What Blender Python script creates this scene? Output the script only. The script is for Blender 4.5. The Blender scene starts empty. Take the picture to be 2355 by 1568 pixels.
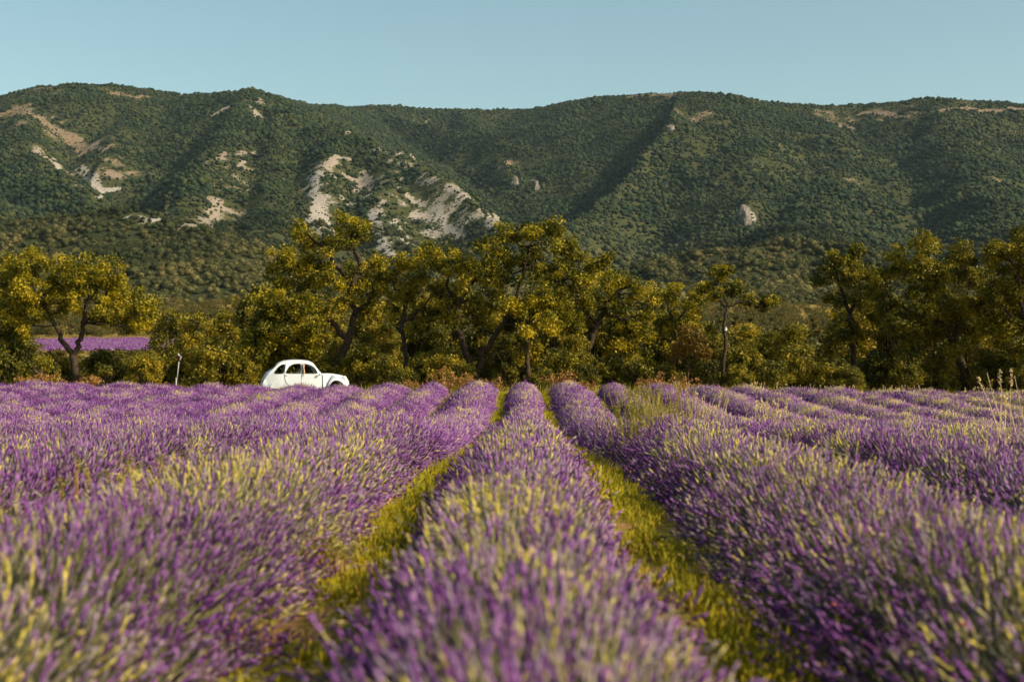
import bpy, bmesh, math
import numpy as np
from mathutils import Vector, Matrix

R = math.radians
rng = np.random.default_rng(7)
scene = bpy.context.scene
col = scene.collection

# ------------------------------------------------------------------ camera, sky, sun, exposure
CAM_Z = 1.08
PITCH, YAW, LENS = R(1.68), R(0.45), 50.0
cd = bpy.data.cameras.new('camera')
cam = bpy.data.objects.new('camera', cd); col.objects.link(cam)
cam.location = (0, 0, CAM_Z)
cam.rotation_euler = (math.pi / 2 + PITCH, 0, YAW)
cd.lens = LENS; cd.sensor_width = 36
cd.clip_start = 0.05; cd.clip_end = 20000
cd.dof.use_dof = True; cd.dof.focus_distance = 42; cd.dof.aperture_fstop = 2.7
scene.camera = cam

SUN_EL, SUN_AZ = R(32), R(110)          # azimuth clockwise from the view direction (+Y)
w = bpy.data.worlds.new('World'); scene.world = w; w.use_nodes = True
nt = w.node_tree
sky = nt.nodes.new('ShaderNodeTexSky'); sky.sky_type = 'NISHITA'; sky.sun_disc = False
sky.sun_elevation = SUN_EL; sky.sun_rotation = SUN_AZ
sky.air_density = 1.0; sky.dust_density = 2.0; sky.ozone_density = 1.0; sky.altitude = 300
tint = nt.nodes.new('ShaderNodeMix'); tint.data_type = 'RGBA'; tint.blend_type = 'MULTIPLY'
tint.inputs['Factor'].default_value = 1.0
tint.inputs[7].default_value = (0.93, 0.98, 0.78, 1)
nt.links.new(sky.outputs[0], tint.inputs[6])
bg = nt.nodes['Background']; bg.inputs['Strength'].default_value = 0.11
nt.links.new(tint.outputs[2], bg.inputs['Color'])

sd = bpy.data.lights.new('sun', 'SUN'); sd.energy = 4.6; sd.angle = R(0.53); sd.color = (1.0, 0.84, 0.60)
sun = bpy.data.objects.new('sun', sd); col.objects.link(sun)
to_sun = Vector((math.sin(SUN_AZ) * math.cos(SUN_EL), math.cos(SUN_AZ) * math.cos(SUN_EL), math.sin(SUN_EL)))
sun.rotation_euler = to_sun.to_track_quat('Z', 'Y').to_euler(); sun.location = (40, -40, 60)
scene.view_settings.view_transform = 'Standard'; scene.view_settings.look = 'None'
scene.view_settings.exposure = 0.75; scene.view_settings.gamma = 1.0
scene.view_settings.use_curve_mapping = False
scene.cycles.max_bounces = 4; scene.cycles.volume_bounces = 0; scene.cycles.transmission_bounces = 4
scene.cycles.use_adaptive_sampling = True; scene.cycles.adaptive_threshold = 0.03

# ------------------------------------------------------------------ helpers
FD = 2355 * LENS / 36
_rot = cam.rotation_euler.to_matrix()
def ray(px, py):
    """direction (y = 1) of a point of the photograph, given at 2355 x 1568"""
    d = _rot @ Vector(((px - 1177.5) / FD, (784 - py) / FD, -1.0))
    return d / d.y
def at(px, py, d):
    v = ray(px, py) * d
    return Vector((v.x, v.y, v.z + CAM_Z))

def tag(o, label=None, cat=None, group=None, kind=None):
    if label: o['label'] = label
    if cat: o['category'] = cat
    if group: o['group'] = group
    if kind: o['kind'] = kind
    return o
def empty(name, loc=(0, 0, 0), rz=0):
    o = bpy.data.objects.new(name, None); col.objects.link(o)
    o.location = loc; o.rotation_euler = (0, 0, rz); o.empty_display_size = 0.2
    return o

class Geo:
    """collects vertices, faces and per-vertex attributes; links them as one mesh"""
    def __init__(s):
        s.v = []; s.f = []; s.a = {}; s.n = 0
    def add(s, v, faces, mat=0, **attrs):
        v = np.asarray(v, np.float32).reshape(-1, 3)
        for f in faces:
            f = np.asarray(f, np.int64)
            if f.size: s.f.append((f + s.n, mat))
        for k in set(list(s.a) + list(attrs)):
            if k not in s.a: s.a[k] = [np.zeros(s.n, np.float32)] if s.n else []
            x = attrs.get(k, 0.0)
            s.a[k].append(np.broadcast_to(np.asarray(x, np.float32), (len(v),)))
        s.v.append(v); s.n += len(v)
    def mesh(s, name, mats=(), smooth=False):
        V = np.concatenate(s.v) if s.v else np.zeros((0, 3), np.float32)
        me = bpy.data.meshes.new(name)
        me.vertices.add(len(V)); me.vertices.foreach_set('co', V.ravel())
        loops = []; starts = []; mi = []; p = 0
        for f, m in s.f:
            k = f.shape[1]; loops.append(f.ravel()); starts.append(p + np.arange(len(f)) * k)
            mi.append(np.full(len(f), m, np.int32)); p += f.size
        if loops:
            L = np.concatenate(loops).astype(np.int32); S = np.concatenate(starts).astype(np.int32)
            me.loops.add(len(L)); me.loops.foreach_set('vertex_index', L)
            me.polygons.add(len(S)); me.polygons.foreach_set('loop_start', S)
            me.polygons.foreach_set('material_index', np.concatenate(mi))
            if smooth: me.polygons.foreach_set('use_smooth', np.ones(len(S), bool))
        for k, x in s.a.items():
            at_ = me.attributes.new(k, 'FLOAT', 'POINT'); at_.data.foreach_set('value', np.concatenate(x))
        for m in mats: me.materials.append(m)
        me.update(calc_edges=True); me.validate()
        return me
    def obj(s, name, mats=(), parent=None, smooth=False):
        o = bpy.data.objects.new(name, s.mesh(name, mats, smooth)); col.objects.link(o)
        o.parent = parent
        return o

def frames(D):
    D = D / np.maximum(np.linalg.norm(D, axis=1, keepdims=True), 1e-9)
    ref = np.where(np.abs(D[:, 2:3]) > 0.9, [[1., 0, 0]], [[0., 0, 1]])
    U = np.cross(D, ref); U /= np.linalg.norm(U, axis=1, keepdims=True)
    return D, U, np.cross(D, U)

def spindles(g, P, D, L, rad, prof, sides, mat=0, **attrs):
    """many tapered spindles: P base, D direction, L length, rad radius; prof = [(t, r)...] with tip rings of r 0 as points"""
    n = len(P); D, U, V = frames(D)
    rings = []; kinds = []
    L = np.asarray(L)[:, None]; rad = np.asarray(rad)[:, None]
    ph = rng.uniform(0, 6.28, n)
    for t, r in prof:
        c = P + D * L * t
        if r == 0: rings.append(c[:, None, :]); kinds.append(1)
        else:
            th = ph[:, None] + np.arange(sides)[None, :] * (2 * math.pi / sides)
            off = np.cos(th)[:, :, None] * U[:, None, :] + np.sin(th)[:, :, None] * V[:, None, :]
            rings.append(c[:, None, :] + off * (rad * r)[:, :, None]); kinds.append(sides)
    verts = np.concatenate(rings, 1); m = verts.shape[1]
    base = (np.arange(n) * m)[:, None]
    st = np.concatenate([[0], np.cumsum(kinds)])
    tri = []; quad = []
    for i in range(len(prof) - 1):
        a, b = st[i], st[i + 1]
        for j in range(sides):
            j2 = (j + 1) % sides
            if kinds[i] == 1 and kinds[i + 1] == 1: continue
            if kinds[i] == 1: tri.append([a, b + j, b + j2])
            elif kinds[i + 1] == 1: tri.append([a + j, a + j2, b])
            else: quad.append([a + j, a + j2, b + j2, b + j])
    F = []
    for s_ in (tri, quad):
        if s_:
            s_ = np.array(s_); F.append((base[:, :, None] + s_[None]).reshape(-1, s_.shape[1]))
    rep = {k: np.repeat(np.broadcast_to(np.asarray(x, np.float32), (n,)), m) for k, x in attrs.items()}
    g.add(verts.reshape(-1, 3), F, mat, **rep)

def tube(g, pts, radii, sides=6, mat=0, **attrs):
    pts = np.array([list(p) for p in pts], float); n = len(pts)
    T = np.gradient(pts, axis=0); T, U, V = frames(T)
    for i in range(1, n):       # keep the frame from twisting
        if (U[i] @ U[i - 1]) < 0.0: U[i] *= -1; V[i] *= -1
    th = np.arange(sides) * 2 * math.pi / sides
    r = np.asarray(radii, float).reshape(-1, 1, 1) * np.ones((n, 1, 1))
    v = pts[:, None, :] + r * (np.cos(th)[None, :, None] * U[:, None, :] + np.sin(th)[None, :, None] * V[:, None, :])
    f = [[i * sides + j, i * sides + (j + 1) % sides, (i + 1) * sides + (j + 1) % sides, (i + 1) * sides + j]
         for i in range(n - 1) for j in range(sides)]
    v = v.reshape(-1, 3); v = np.concatenate([v, pts[:1], pts[-1:]])
    e0, e1 = n * sides, n * sides + 1
    caps = [[e0, (j + 1) % sides, j] for j in range(sides)] + [[e1, (n - 1) * sides + j, (n - 1) * sides + (j + 1) % sides] for j in range(sides)]
    g.add(v, [f, caps], mat, **attrs)

def leaves(g, C, size, up=0.35, aspect=0.6, mat=0, **attrs):
    """many single leaves: a folded diamond of two faces at each centre"""
    n = len(C)
    N = rng.normal(size=(n, 3)); N[:, 2] += up; N, U, V = frames(N)
    th = rng.uniform(0, 6.28, n)[:, None]
    A = U * np.cos(th) + V * np.sin(th); B = np.cross(N, A)
    s_ = np.asarray(size).reshape(-1, 1) * rng.uniform(.7, 1.25, (n, 1)); w_ = s_ * aspect
    v = np.stack([C - A * s_ * .5, C + B * w_ * .5 + N * s_ * .12, C + A * s_ * .5, C - B * w_ * .5 + N * s_ * .12], 1)
    b = (np.arange(n) * 4)[:, None]
    f = np.concatenate([b + np.array([[0, 1, 2]]), b + np.array([[0, 2, 3]])])
    rep = {k: np.repeat(np.broadcast_to(np.asarray(x, np.float32), (n,)), 4) for k, x in attrs.items()}
    g.add(v.reshape(-1, 3), [f], mat, **rep)

# value noise in numpy
_tab = np.random.default_rng(3).random((256, 256))
def vnoise(x, y):
    x = np.asarray(x, float); y = np.asarray(y, float)
    xi = np.floor(x).astype(int); yi = np.floor(y).astype(int)
    fx = x - xi; fy = y - yi
    fx = fx * fx * fx * (fx * (fx * 6 - 15) + 10); fy = fy * fy * fy * (fy * (fy * 6 - 15) + 10)
    g = lambda i, j: _tab[i & 255, j & 255]
    return (g(xi, yi) * (1 - fx) + g(xi + 1, yi) * fx) * (1 - fy) + (g(xi, yi + 1) * (1 - fx) + g(xi + 1, yi + 1) * fx) * fy
def fbm(x, y, o=4):
    s_ = 0; a = 1; t = 0
    for i in range(o):
        s_ = s_ + a * (vnoise(x * 2 ** i + 17.3 * i, y * 2 ** i + 9.1 * i) - .5); t += a; a *= .5
    return s_ / t * 2

# ------------------------------------------------------------------ materials
def mat(name, color, rough=0.8, spec=0.3, metal=0.0):
    m = bpy.data.materials.new(name); m.use_nodes = True
    b = m.node_tree.nodes['Principled BSDF']
    b.inputs['Base Color'].default_value = (*color, 1); b.inputs['Roughness'].default_value = rough
    b.inputs['Specular IOR Level'].default_value = spec; b.inputs['Metallic'].default_value = metal
    return m
def N(m, t, **kw):
    n = m.node_tree.nodes.new(t)
    for k, v in kw.items(): setattr(n, k, v)
    return n
def ramp(m, src, stops, interp='LINEAR'):
    r = N(m, 'ShaderNodeValToRGB'); r.color_ramp.interpolation = interp
    e = r.color_ramp.elements
    while len(e) < len(stops): e.new(0.5)
    for i, (p, c) in enumerate(stops): e[i].position = p; e[i].color = (*c, 1)
    m.node_tree.links.new(src, r.inputs[0]); return r.outputs[0]
def noise(m, scale, detail=3, rough=.6, coord='pos'):
    n = N(m, 'ShaderNodeTexNoise'); n.inputs['Scale'].default_value = scale
    n.inputs['Detail'].default_value = detail; n.inputs['Roughness'].default_value = rough
    if coord == 'pos':
        m.node_tree.links.new(N(m, 'ShaderNodeNewGeometry').outputs['Position'], n.inputs['Vector'])
    else:
        m.node_tree.links.new(N(m, 'ShaderNodeTexCoord').outputs['Object'], n.inputs['Vector'])
    return n.outputs[0]
def math_(m, op, a, b=None, c=None):
    n = N(m, 'ShaderNodeMath', operation=op)
    for i, x in enumerate((a, b, c)):
        if x is None: continue
        if isinstance(x, (int, float)): n.inputs[i].default_value = x
        else: m.node_tree.links.new(x, n.inputs[i])
    return n.outputs[0]
def attr(m, name, typ='GEOMETRY'):
    n = N(m, 'ShaderNodeAttribute'); n.attribute_name = name; n.attribute_type = typ
    return n.outputs['Fac']
def mixc(m, f, a, b, blend='MIX'):
    n = N(m, 'ShaderNodeMix', data_type='RGBA', blend_type=blend)
    for s_, x in ((n.inputs[0], f), (n.inputs[6], a), (n.inputs[7], b)):
        if isinstance(x, (int, float)): s_.default_value = x
        elif isinstance(x, tuple): s_.default_value = (*x, 1)
        else: m.node_tree.links.new(x, s_)
    return n.outputs[2]
def setc(m, c): m.node_tree.links.new(c, m.node_tree.nodes['Principled BSDF'].inputs['Base Color'])
def bump(m, h, strength=.5, dist=.1):
    b = N(m, 'ShaderNodeBump'); b.inputs['Strength'].default_value = strength; b.inputs['Distance'].default_value = dist
    m.node_tree.links.new(h, b.inputs['Height'])
    m.node_tree.links.new(b.outputs[0], m.node_tree.nodes['Principled BSDF'].inputs['Normal'])
def translucent(m, c, f):
    nt = m.node_tree; b = nt.nodes['Principled BSDF']; o = nt.nodes['Material Output']
    t = N(m, 'ShaderNodeBsdfTranslucent'); x = N(m, 'ShaderNodeMixShader'); x.inputs[0].default_value = f
    nt.links.new(c, t.inputs[0]); nt.links.new(b.outputs[0], x.inputs[1]); nt.links.new(t.outputs[0], x.inputs[2])
    nt.links.new(x.outputs[0], o.inputs['Surface'])

def leaf_mat(name, stops, transl=.25, obj_var=.0, patch=0.0, inst=False):
    m = mat(name, (.1, .1, .02), .55, .25)
    f = attr(m, 'rnd')
    if obj_var:
        oi = N(m, 'ShaderNodeObjectInfo').outputs['Random']
        f = math_(m, 'ADD', f, math_(m, 'MULTIPLY', math_(m, 'SUBTRACT', oi, .5), obj_var))
    if inst:
        f = math_(m, 'ADD', math_(m, 'MULTIPLY', f, .35), math_(m, 'MULTIPLY', attr(m, 'irnd', 'INSTANCER'), .75))
    if patch:
        f = math_(m, 'ADD', f, math_(m, 'MULTIPLY', math_(m, 'SUBTRACT', noise(m, .9, 2), .5), patch))
    c = ramp(m, f, stops); setc(m, c)
    if transl: translucent(m, c, transl)
    return m

M = {}
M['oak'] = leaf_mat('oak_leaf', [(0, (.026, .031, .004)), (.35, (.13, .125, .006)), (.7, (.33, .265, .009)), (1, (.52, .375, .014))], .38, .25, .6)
M['oak_green_dimmed'] = leaf_mat('green_dimmed_oak_leaf', [(0, (.024, .03, .004)), (.35, (.085, .086, .006)), (.7, (.20, .17, .008)), (1, (.34, .25, .012))], .33, .2, .5)  # greener oak leaf, with lens vignette darkening at the right put into its colour
M['shrub'] = leaf_mat('shrub_leaf', [(0, (.026, .031, .005)), (.45, (.125, .115, .010)), (.8, (.27, .22, .014)), (1, (.40, .28, .02))], .35, .55, .5)
M['rust'] = leaf_mat('rust_leaf', [(0, (.07, .05, .01)), (.5, (.17, .105, .012)), (1, (.28, .155, .02))], .25, .2, .3)
M['wood'] = leaf_mat('wood_leaf', [(0, (.035, .04, .009)), (.5, (.095, .084, .016)), (1, (.16, .12, .025))], .3, 0, 0, True)
M['dry'] = leaf_mat('dry_frond', [(0, (.16, .08, .02)), (.5, (.34, .17, .045)), (1, (.48, .28, .10))], .25)
M['straw'] = leaf_mat('straw', [(0, (.36, .25, .10)), (.6, (.58, .44, .22)), (1, (.72, .60, .38))], .2)
M['weed'] = leaf_mat('weed_blade', [(0, (.12, .12, .012)), (.5, (.26, .22, .02)), (1, (.42, .32, .06))], .3)
M['grass'] = leaf_mat('grass_blade', [(0, (.17, .16, .005)), (.35, (.36, .32, .008)), (.75, (.52, .41, .014)), (1, (.62, .38, .05))], .4, 0, .7)

def bark_mat():
    m = mat('bark', (.1, .07, .045), .95, .1)
    n = noise(m, 9, 5, .7)
    setc(m, ramp(m, n, [(.3, (.018, .013, .010)), (.55, (.055, .040, .028)), (.75, (.15, .105, .07))])); bump(m, n, .9, .05)
    return m
M['bark'] = bark_mat()

def lavender_mat():
    m = mat('lavender_flower', (.2, .06, .25), .8, .15)
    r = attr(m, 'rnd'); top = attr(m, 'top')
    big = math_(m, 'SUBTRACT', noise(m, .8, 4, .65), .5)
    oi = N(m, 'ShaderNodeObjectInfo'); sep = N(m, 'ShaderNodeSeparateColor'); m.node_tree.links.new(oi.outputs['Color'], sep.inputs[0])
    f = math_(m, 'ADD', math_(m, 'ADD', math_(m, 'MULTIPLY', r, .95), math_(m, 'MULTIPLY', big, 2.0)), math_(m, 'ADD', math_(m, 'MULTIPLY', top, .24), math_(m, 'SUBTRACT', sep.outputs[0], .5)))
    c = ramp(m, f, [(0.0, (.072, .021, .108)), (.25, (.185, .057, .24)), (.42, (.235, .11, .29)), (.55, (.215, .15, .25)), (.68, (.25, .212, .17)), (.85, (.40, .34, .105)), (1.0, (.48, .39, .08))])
    setc(m, c); translucent(m, c, .08)
    return m
M['lav'] = lavender_mat()
def stem_mat():
    m = mat('lavender_stem', (.2, .2, .08), .8, .15)
    c = ramp(m, attr(m, 'rnd'), [(0, (.07, .07, .045)), (.5, (.15, .145, .08)), (1, (.30, .27, .10))]); setc(m, c); translucent(m, c, .2)
    return m
M['stem'] = stem_mat()
def foliage_mat():
    m = mat('lavender_foliage', (.05, .06, .03), .9, .1)
    n = noise(m, 40, 4, .7)
    setc(m, ramp(m, n, [(.3, (.018, .018, .014)), (.6, (.07, .07, .035)), (.8, (.13, .11, .07))])); bump(m, n, 1, .06)
    return m
M['foliage'] = foliage_mat()

def ground_mat():
    m = mat('earth', (.2, .14, .08), .95, .1)
    n1 = noise(m, 1.3, 5, .65); n2 = noise(m, 14, 5, .7)
    soil = ramp(m, n2, [(.3, (.16, .09, .03)), (.55, (.34, .19, .07)), (.75, (.50, .33, .17))])
    turf = ramp(m, n2, [(.3, (.10, .09, .010)), (.7, (.27, .21, .025))])
    f = ramp(m, n1, [(.48, (0, 0, 0)), (.56, (1, 1, 1))])
    setc(m, mixc(m, f, turf, soil)); bump(m, n2, .8, .06)
    return m
M['ground'] = ground_mat()
def mountain_mat():
    m = mat('hillside', (.1, .1, .05), .95, .1)
    rock = attr(m, 'rock'); warm = attr(m, 'warm')
    n = noise(m, .06, 6, .65); n2 = noise(m, .33, 5, .75)
    veg = ramp(m, n, [(.3, (.02, .028, .010)), (.55, (.042, .046, .016)), (.75, (.09, .07, .03))])
    pale = ramp(m, n2, [(.3, (.13, .118, .105)), (.5, (.28, .258, .235)), (.75, (.42, .39, .36))])
    tan = ramp(m, n2, [(.3, (.08, .055, .028)), (.7, (.22, .145, .08))])
    pale = mixc(m, warm, pale, tan)
    f = math_(m, 'MULTIPLY_ADD', math_(m, 'SUBTRACT', n2, .5), 1.3, rock)
    f = ramp(m, f, [(.46, (0, 0, 0)), (.54, (1, 1, 1))])
    setc(m, mixc(m, f, veg, pale))
    return m
M['mountain'] = mountain_mat()
def rock_mat():
    m = mat('limestone', (.5, .44, .37), .95, .1)
    n = noise(m, .35, 6, .7)
    setc(m, ramp(m, n, [(.3, (.07, .06, .05)), (.5, (.18, .16, .14)), (.75, (.33, .295, .26))])); bump(m, n, 1, 2.0)
    return m
M['rock'] = rock_mat()
def canopy_mat():
    m = mat('hill_canopy', (.06, .07, .03), .9, .1)
    f = math_(m, 'ADD', math_(m, 'MULTIPLY', attr(m, 'irnd', 'INSTANCER'), .8), math_(m, 'MULTIPLY', math_(m, 'SUBTRACT', noise(m, .5, 4, .7), .5), .8))
    f = math_(m, 'ADD', f, math_(m, 'MULTIPLY', math_(m, 'SUBTRACT', noise(m, .009, 4, .6), .5), 1.3))
    hi = ramp(m, f, [(.1, (.009, .018, .010)), (.5, (.022, .034, .0145)), (.9, (.048, .053, .019))])
    lo = ramp(m, f, [(.1, (.04, .044, .015)), (.5, (.085, .082, .027)), (.9, (.15, .12, .045))])
    setc(m, mixc(m, attr(m, 'ilow', 'INSTANCER'), hi, lo))
    return m
M['canopy'] = canopy_mat()

# ------------------------------------------------------------------ the lie of the land
_ky = [(-600, 0), (0, 0), (8, .05), (15, .10), (20, .02), (27, -.20), (36, -.28), (43, -.08), (50, .30), (57, .56), (64, .62), (110, .9),
       (200, 3.2), (300, 7.5), (450, 16), (700, 36), (1000, 66), (1300, 85), (6000, 85)]
_ys = np.arange(-600, 6000, .5); _zs = np.interp(_ys, *zip(*_ky))
_k = np.exp(-np.linspace(-2, 2, 17) ** 2); _zs = np.convolve(np.pad(_zs, 8, mode='edge'), _k / _k.sum(), 'valid')
def prof(y): return np.interp(y, _ys, _zs)
_sx = [(-80, .3), (-22, .10), (-15, .0), (-10, -.06), (-7, -.05), (-3, 0), (0, 0), (8, -.08), (20, -.34), (80, -.8)]
def cross(x): return np.interp(x, *zip(*_sx))
def plain(x, y):
    return prof(y) + cross(x) * np.clip((200 - y) / 130, 0, 1)

def P3(pts): return np.array([list(at(*p)) for p in pts])
RIDGES = [  # (points as photograph x, y, distance in metres; side slope or (slope left, slope right); rounding)
    ([(-420, 290, 2850), (-200, 262, 2900), (0, 228, 2950), (90, 206, 2950), (180, 196, 2950), (270, 199, 3000), (350, 212, 3050), (430, 221, 3050), (520, 217, 2900), (575, 214, 2800),
      (620, 224, 2950), (700, 242, 3250), (800, 247, 3600), (900, 246, 3800), (960, 252, 3850), (1080, 255, 3850), (1210, 254, 3800), (1260, 247, 3700),
      (1330, 232, 3550), (1420, 222, 3350), (1520, 215, 3150), (1600, 215, 3000), (1680, 224, 2950), (1750, 236, 3000), (1850, 246, 3050), (2000, 244, 3050),
      (2080, 234, 3000), (2160, 228, 2950), (2290, 240, 2950), (2355, 246, 2950), (2550, 265, 2900), (2800, 300, 2850)], .52, 30),
    ([(575, 214, 2800), (605, 240, 2650), (650, 268, 2520), (780, 303, 2250), (870, 333, 2100), (960, 388, 1950), (1060, 443, 1800), (1140, 502, 1680), (1200, 590, 1560)], (.62, 1.3), 6),
    ([(575, 214, 2800), (545, 265, 2500), (500, 330, 2200), (455, 400, 1900), (420, 470, 1650), (400, 545, 1450)], (1.0, .5), 20),
    ([(640, 262, 2540), (640, 340, 2200), (620, 420, 1900), (600, 500, 1650), (590, 570, 1480)], (.85, .5), 18),
    ([(780, 303, 2250), (745, 380, 1980), (725, 470, 1760), (735, 560, 1540)], (.9, .6), 14),
    ([(900, 352, 2050), (885, 450, 1800), (890, 560, 1560)], (.8, .6), 16),
    ([(90, 206, 2950), (60, 270, 2650), (60, 330, 2350), (110, 395, 2100), (180, 440, 1900), (260, 490, 1700), (340, 525, 1500), (430, 560, 1330)], (.6, .85), 20),
    ([(330, 210, 3040), (300, 260, 2750), (265, 310, 2500), (240, 350, 2300)], (.9, .6), 20),
    ([(-200, 262, 2900), (-180, 350, 2300), (-120, 450, 1800), (-40, 520, 1450)], .5, 60),
    ([(-250, 620, 1120), (0, 566, 1150), (100, 530, 1150), (200, 512, 1150), (300, 520, 1120), (400, 545, 1080), (500, 585, 1010), (600, 630, 940)], .34, 40),
    ([(860, 246, 3750), (960, 285, 3350), (1060, 305, 3100), (1150, 322, 2950), (1230, 350, 2820), (1330, 395, 2700)], (.75, 1.2), 8),
    ([(1060, 255, 3850), (1120, 330, 3000), (1165, 385, 2750), (1200, 425, 2600)], (.9, .7), 14),
    ([(1560, 215, 3050), (1552, 250, 2750), (1540, 286, 2550), (1490, 352, 2360), (1420, 424, 2150), (1340, 484, 1950), (1240, 540, 1750), (1150, 605, 1560)], (1.9, .60), 4),
    ([(1600, 215, 2950), (1640, 300, 2600), (1680, 400, 2250), (1716, 492, 1950), (1640, 560, 1640), (1540, 620, 1330)], (.62, .5), 50),
    ([(1850, 246, 3050), (1890, 330, 2600), (1905, 420, 2200), (1860, 500, 1820), (1760, 575, 1460)], (.66, .48), 45),
    ([(1440, 668, 1120), (1500, 632, 1150), (1565, 600, 1180), (1660, 580, 1180), (1800, 572, 1180), (1950, 580, 1140), (2100, 615, 1080)], (.7, .35), 20),
    ([(2160, 228, 2950), (2200, 330, 2500), (2250, 420, 2100), (2330, 490, 1800), (2420, 580, 1450)], (.7, .5), 45),
    ([(1735, 470, 2030), (1718, 462, 1960), (1712, 505, 1890)], (2.2, .55), 3),
    ([(2550, 265, 2900), (2600, 400, 2200), (2620, 520, 1650)], .5, 60),
]
_RP = [(P3(p), s_, r_) for p, s_, r_ in RIDGES]
def hills(x, y):
    """height of the mountain: rounded ridges with sloping sides, merged softly, with gullies"""
    sh = np.shape(x); x = np.ravel(x).astype(float); y = np.ravel(y).astype(float)
    wx = x + 32 * fbm(x / 420, y / 420, 3); wy = y + 32 * fbm(x / 420 + 40, y / 420 + 11, 3)
    acc = None; K = 6.0; dmain = None
    for pts, s_, r_ in _RP:
        best = np.full(x.shape, -1e9)
        for a, b in zip(pts[:-1], pts[1:]):
            ab = b[:2] - a[:2]; L2 = ab @ ab
            def dist(px, py):
                t = np.clip(((px - a[0]) * ab[0] + (py - a[1]) * ab[1]) / L2, 0, 1)
                return t, np.hypot(px - a[0] - t * ab[0], py - a[1] - t * ab[1])
            t, d0 = dist(x, y); _, d1 = dist(wx, wy)
            k = np.clip(d0 / 150, 0, 1); d = d0 * (1 - k) + d1 * k
            d = np.sqrt(d * d + r_ * r_) - r_
            sl = np.where(x < a[0] + t * ab[0], s_[0], s_[1]) if isinstance(s_, tuple) else s_
            best = np.maximum(best, a[2] + t * (b[2] - a[2]) - sl * d * (1 - .00012 * d))
        if dmain is None: dmain = (pts[0][2] * 0 + np.min([np.hypot(x - np.clip(x, min(a[0], b[0]), max(a[0], b[0])), y - (a[1] + b[1]) / 2) for a, b in zip(pts[:-1], pts[1:])], axis=0))
        acc = best if acc is None else np.maximum(acc, best) + K * np.log1p(np.exp(-np.abs(acc - best) / K)) * .6
    amp = np.clip(dmain / 260, .12, 1)
    acc = acc + amp * (12 * (1 - 2.4 * np.abs(fbm(x / 170 + 3, y / 240, 3))) + 7 * fbm(x / 100, y / 100, 4) - 5) + 2 * fbm(x / 28, y / 28, 3)
    return acc.reshape(sh)
def land(x, y):
    h = hills(x, y); p = plain(x, y) + 2.5 * fbm(np.asarray(x) / 90, np.asarray(y) / 90, 3) * np.clip((np.asarray(y) - 400) / 300, 0, 1)
    k = 8.0
    return np.maximum(h, p) + k * np.log1p(np.exp(-np.abs(h - p) / k)) * np.clip((np.asarray(y) - 750) / 300, 0, 1) * .5
def grid(xs, ys, zf):
    X, Y = np.meshgrid(xs, ys); Z = zf(X, Y); nx, ny = len(xs), len(ys)
    v = np.stack([X, Y, Z], -1).reshape(-1, 3)
    i = (np.arange(ny - 1)[:, None] * nx + np.arange(nx - 1)[None, :]).ravel()
    return v, np.stack([i, i + 1, i + nx + 1, i + nx], 1)

SEAM = 780.0
def seq(*segs):
    out = []
    for a, b, st in segs: out.append(np.arange(a, b, st))
    out.append([segs[-1][1]]); return np.concatenate(out)
g = Geo()
v, f = grid(seq((-2000, -400, 80), (-400, -60, 12), (-60, 60, .9), (60, 400, 12), (400, 2000, 80)),
            seq((-400, -20, 20), (-20, 75, .6), (75, 200, 4), (200, SEAM, 14)), plain)
v[:, 2] += np.where(np.abs(v[:, 1] - 27) < 60, .02 * fbm(v[:, 0] * 1.3, v[:, 1] * 1.3, 2), 0)
g.add(v, [f]); tag(g.obj('ground', [M['ground']], smooth=True), kind='structure')

MX, MY = seq((-1900, -1150, 25), (-1150, 1150, 6.5), (1150, 1900, 25)), seq((SEAM, 1400, 8), (1400, 3050, 7), (3050, 3900, 14), (3900, 5200, 60))
XX, YY = np.meshgrid(MX, MY); ZZ = land(XX, YY)
ZZ[0] -= .5
def zland(x, y):
    """height of the built mountain sheet at (x, y) by bilinear look-up"""
    i = np.clip(np.searchsorted(MX, x) - 1, 0, len(MX) - 2); j = np.clip(np.searchsorted(MY, y) - 1, 0, len(MY) - 2)
    fx = (x - MX[i]) / (MX[i + 1] - MX[i]); fy = (y - MY[j]) / (MY[j + 1] - MY[j])
    return (ZZ[j, i] * (1 - fx) + ZZ[j, i + 1] * fx) * (1 - fy) + (ZZ[j + 1, i] * (1 - fx) + ZZ[j + 1, i + 1] * fx) * fy
def hit(px, py, d0=800, d1=3850):
    d = np.arange(d0, d1, 3.0); r = ray(px, py)
    z = zland(r.x * d, d); below = np.nonzero(z > CAM_Z + r.z * d)[0]
    dd = d[below[0]] if len(below) else 2800.
    return np.array([r.x * dd, dd, float(zland(np.array([r.x * dd]), np.array([dd]))[0])])
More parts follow.
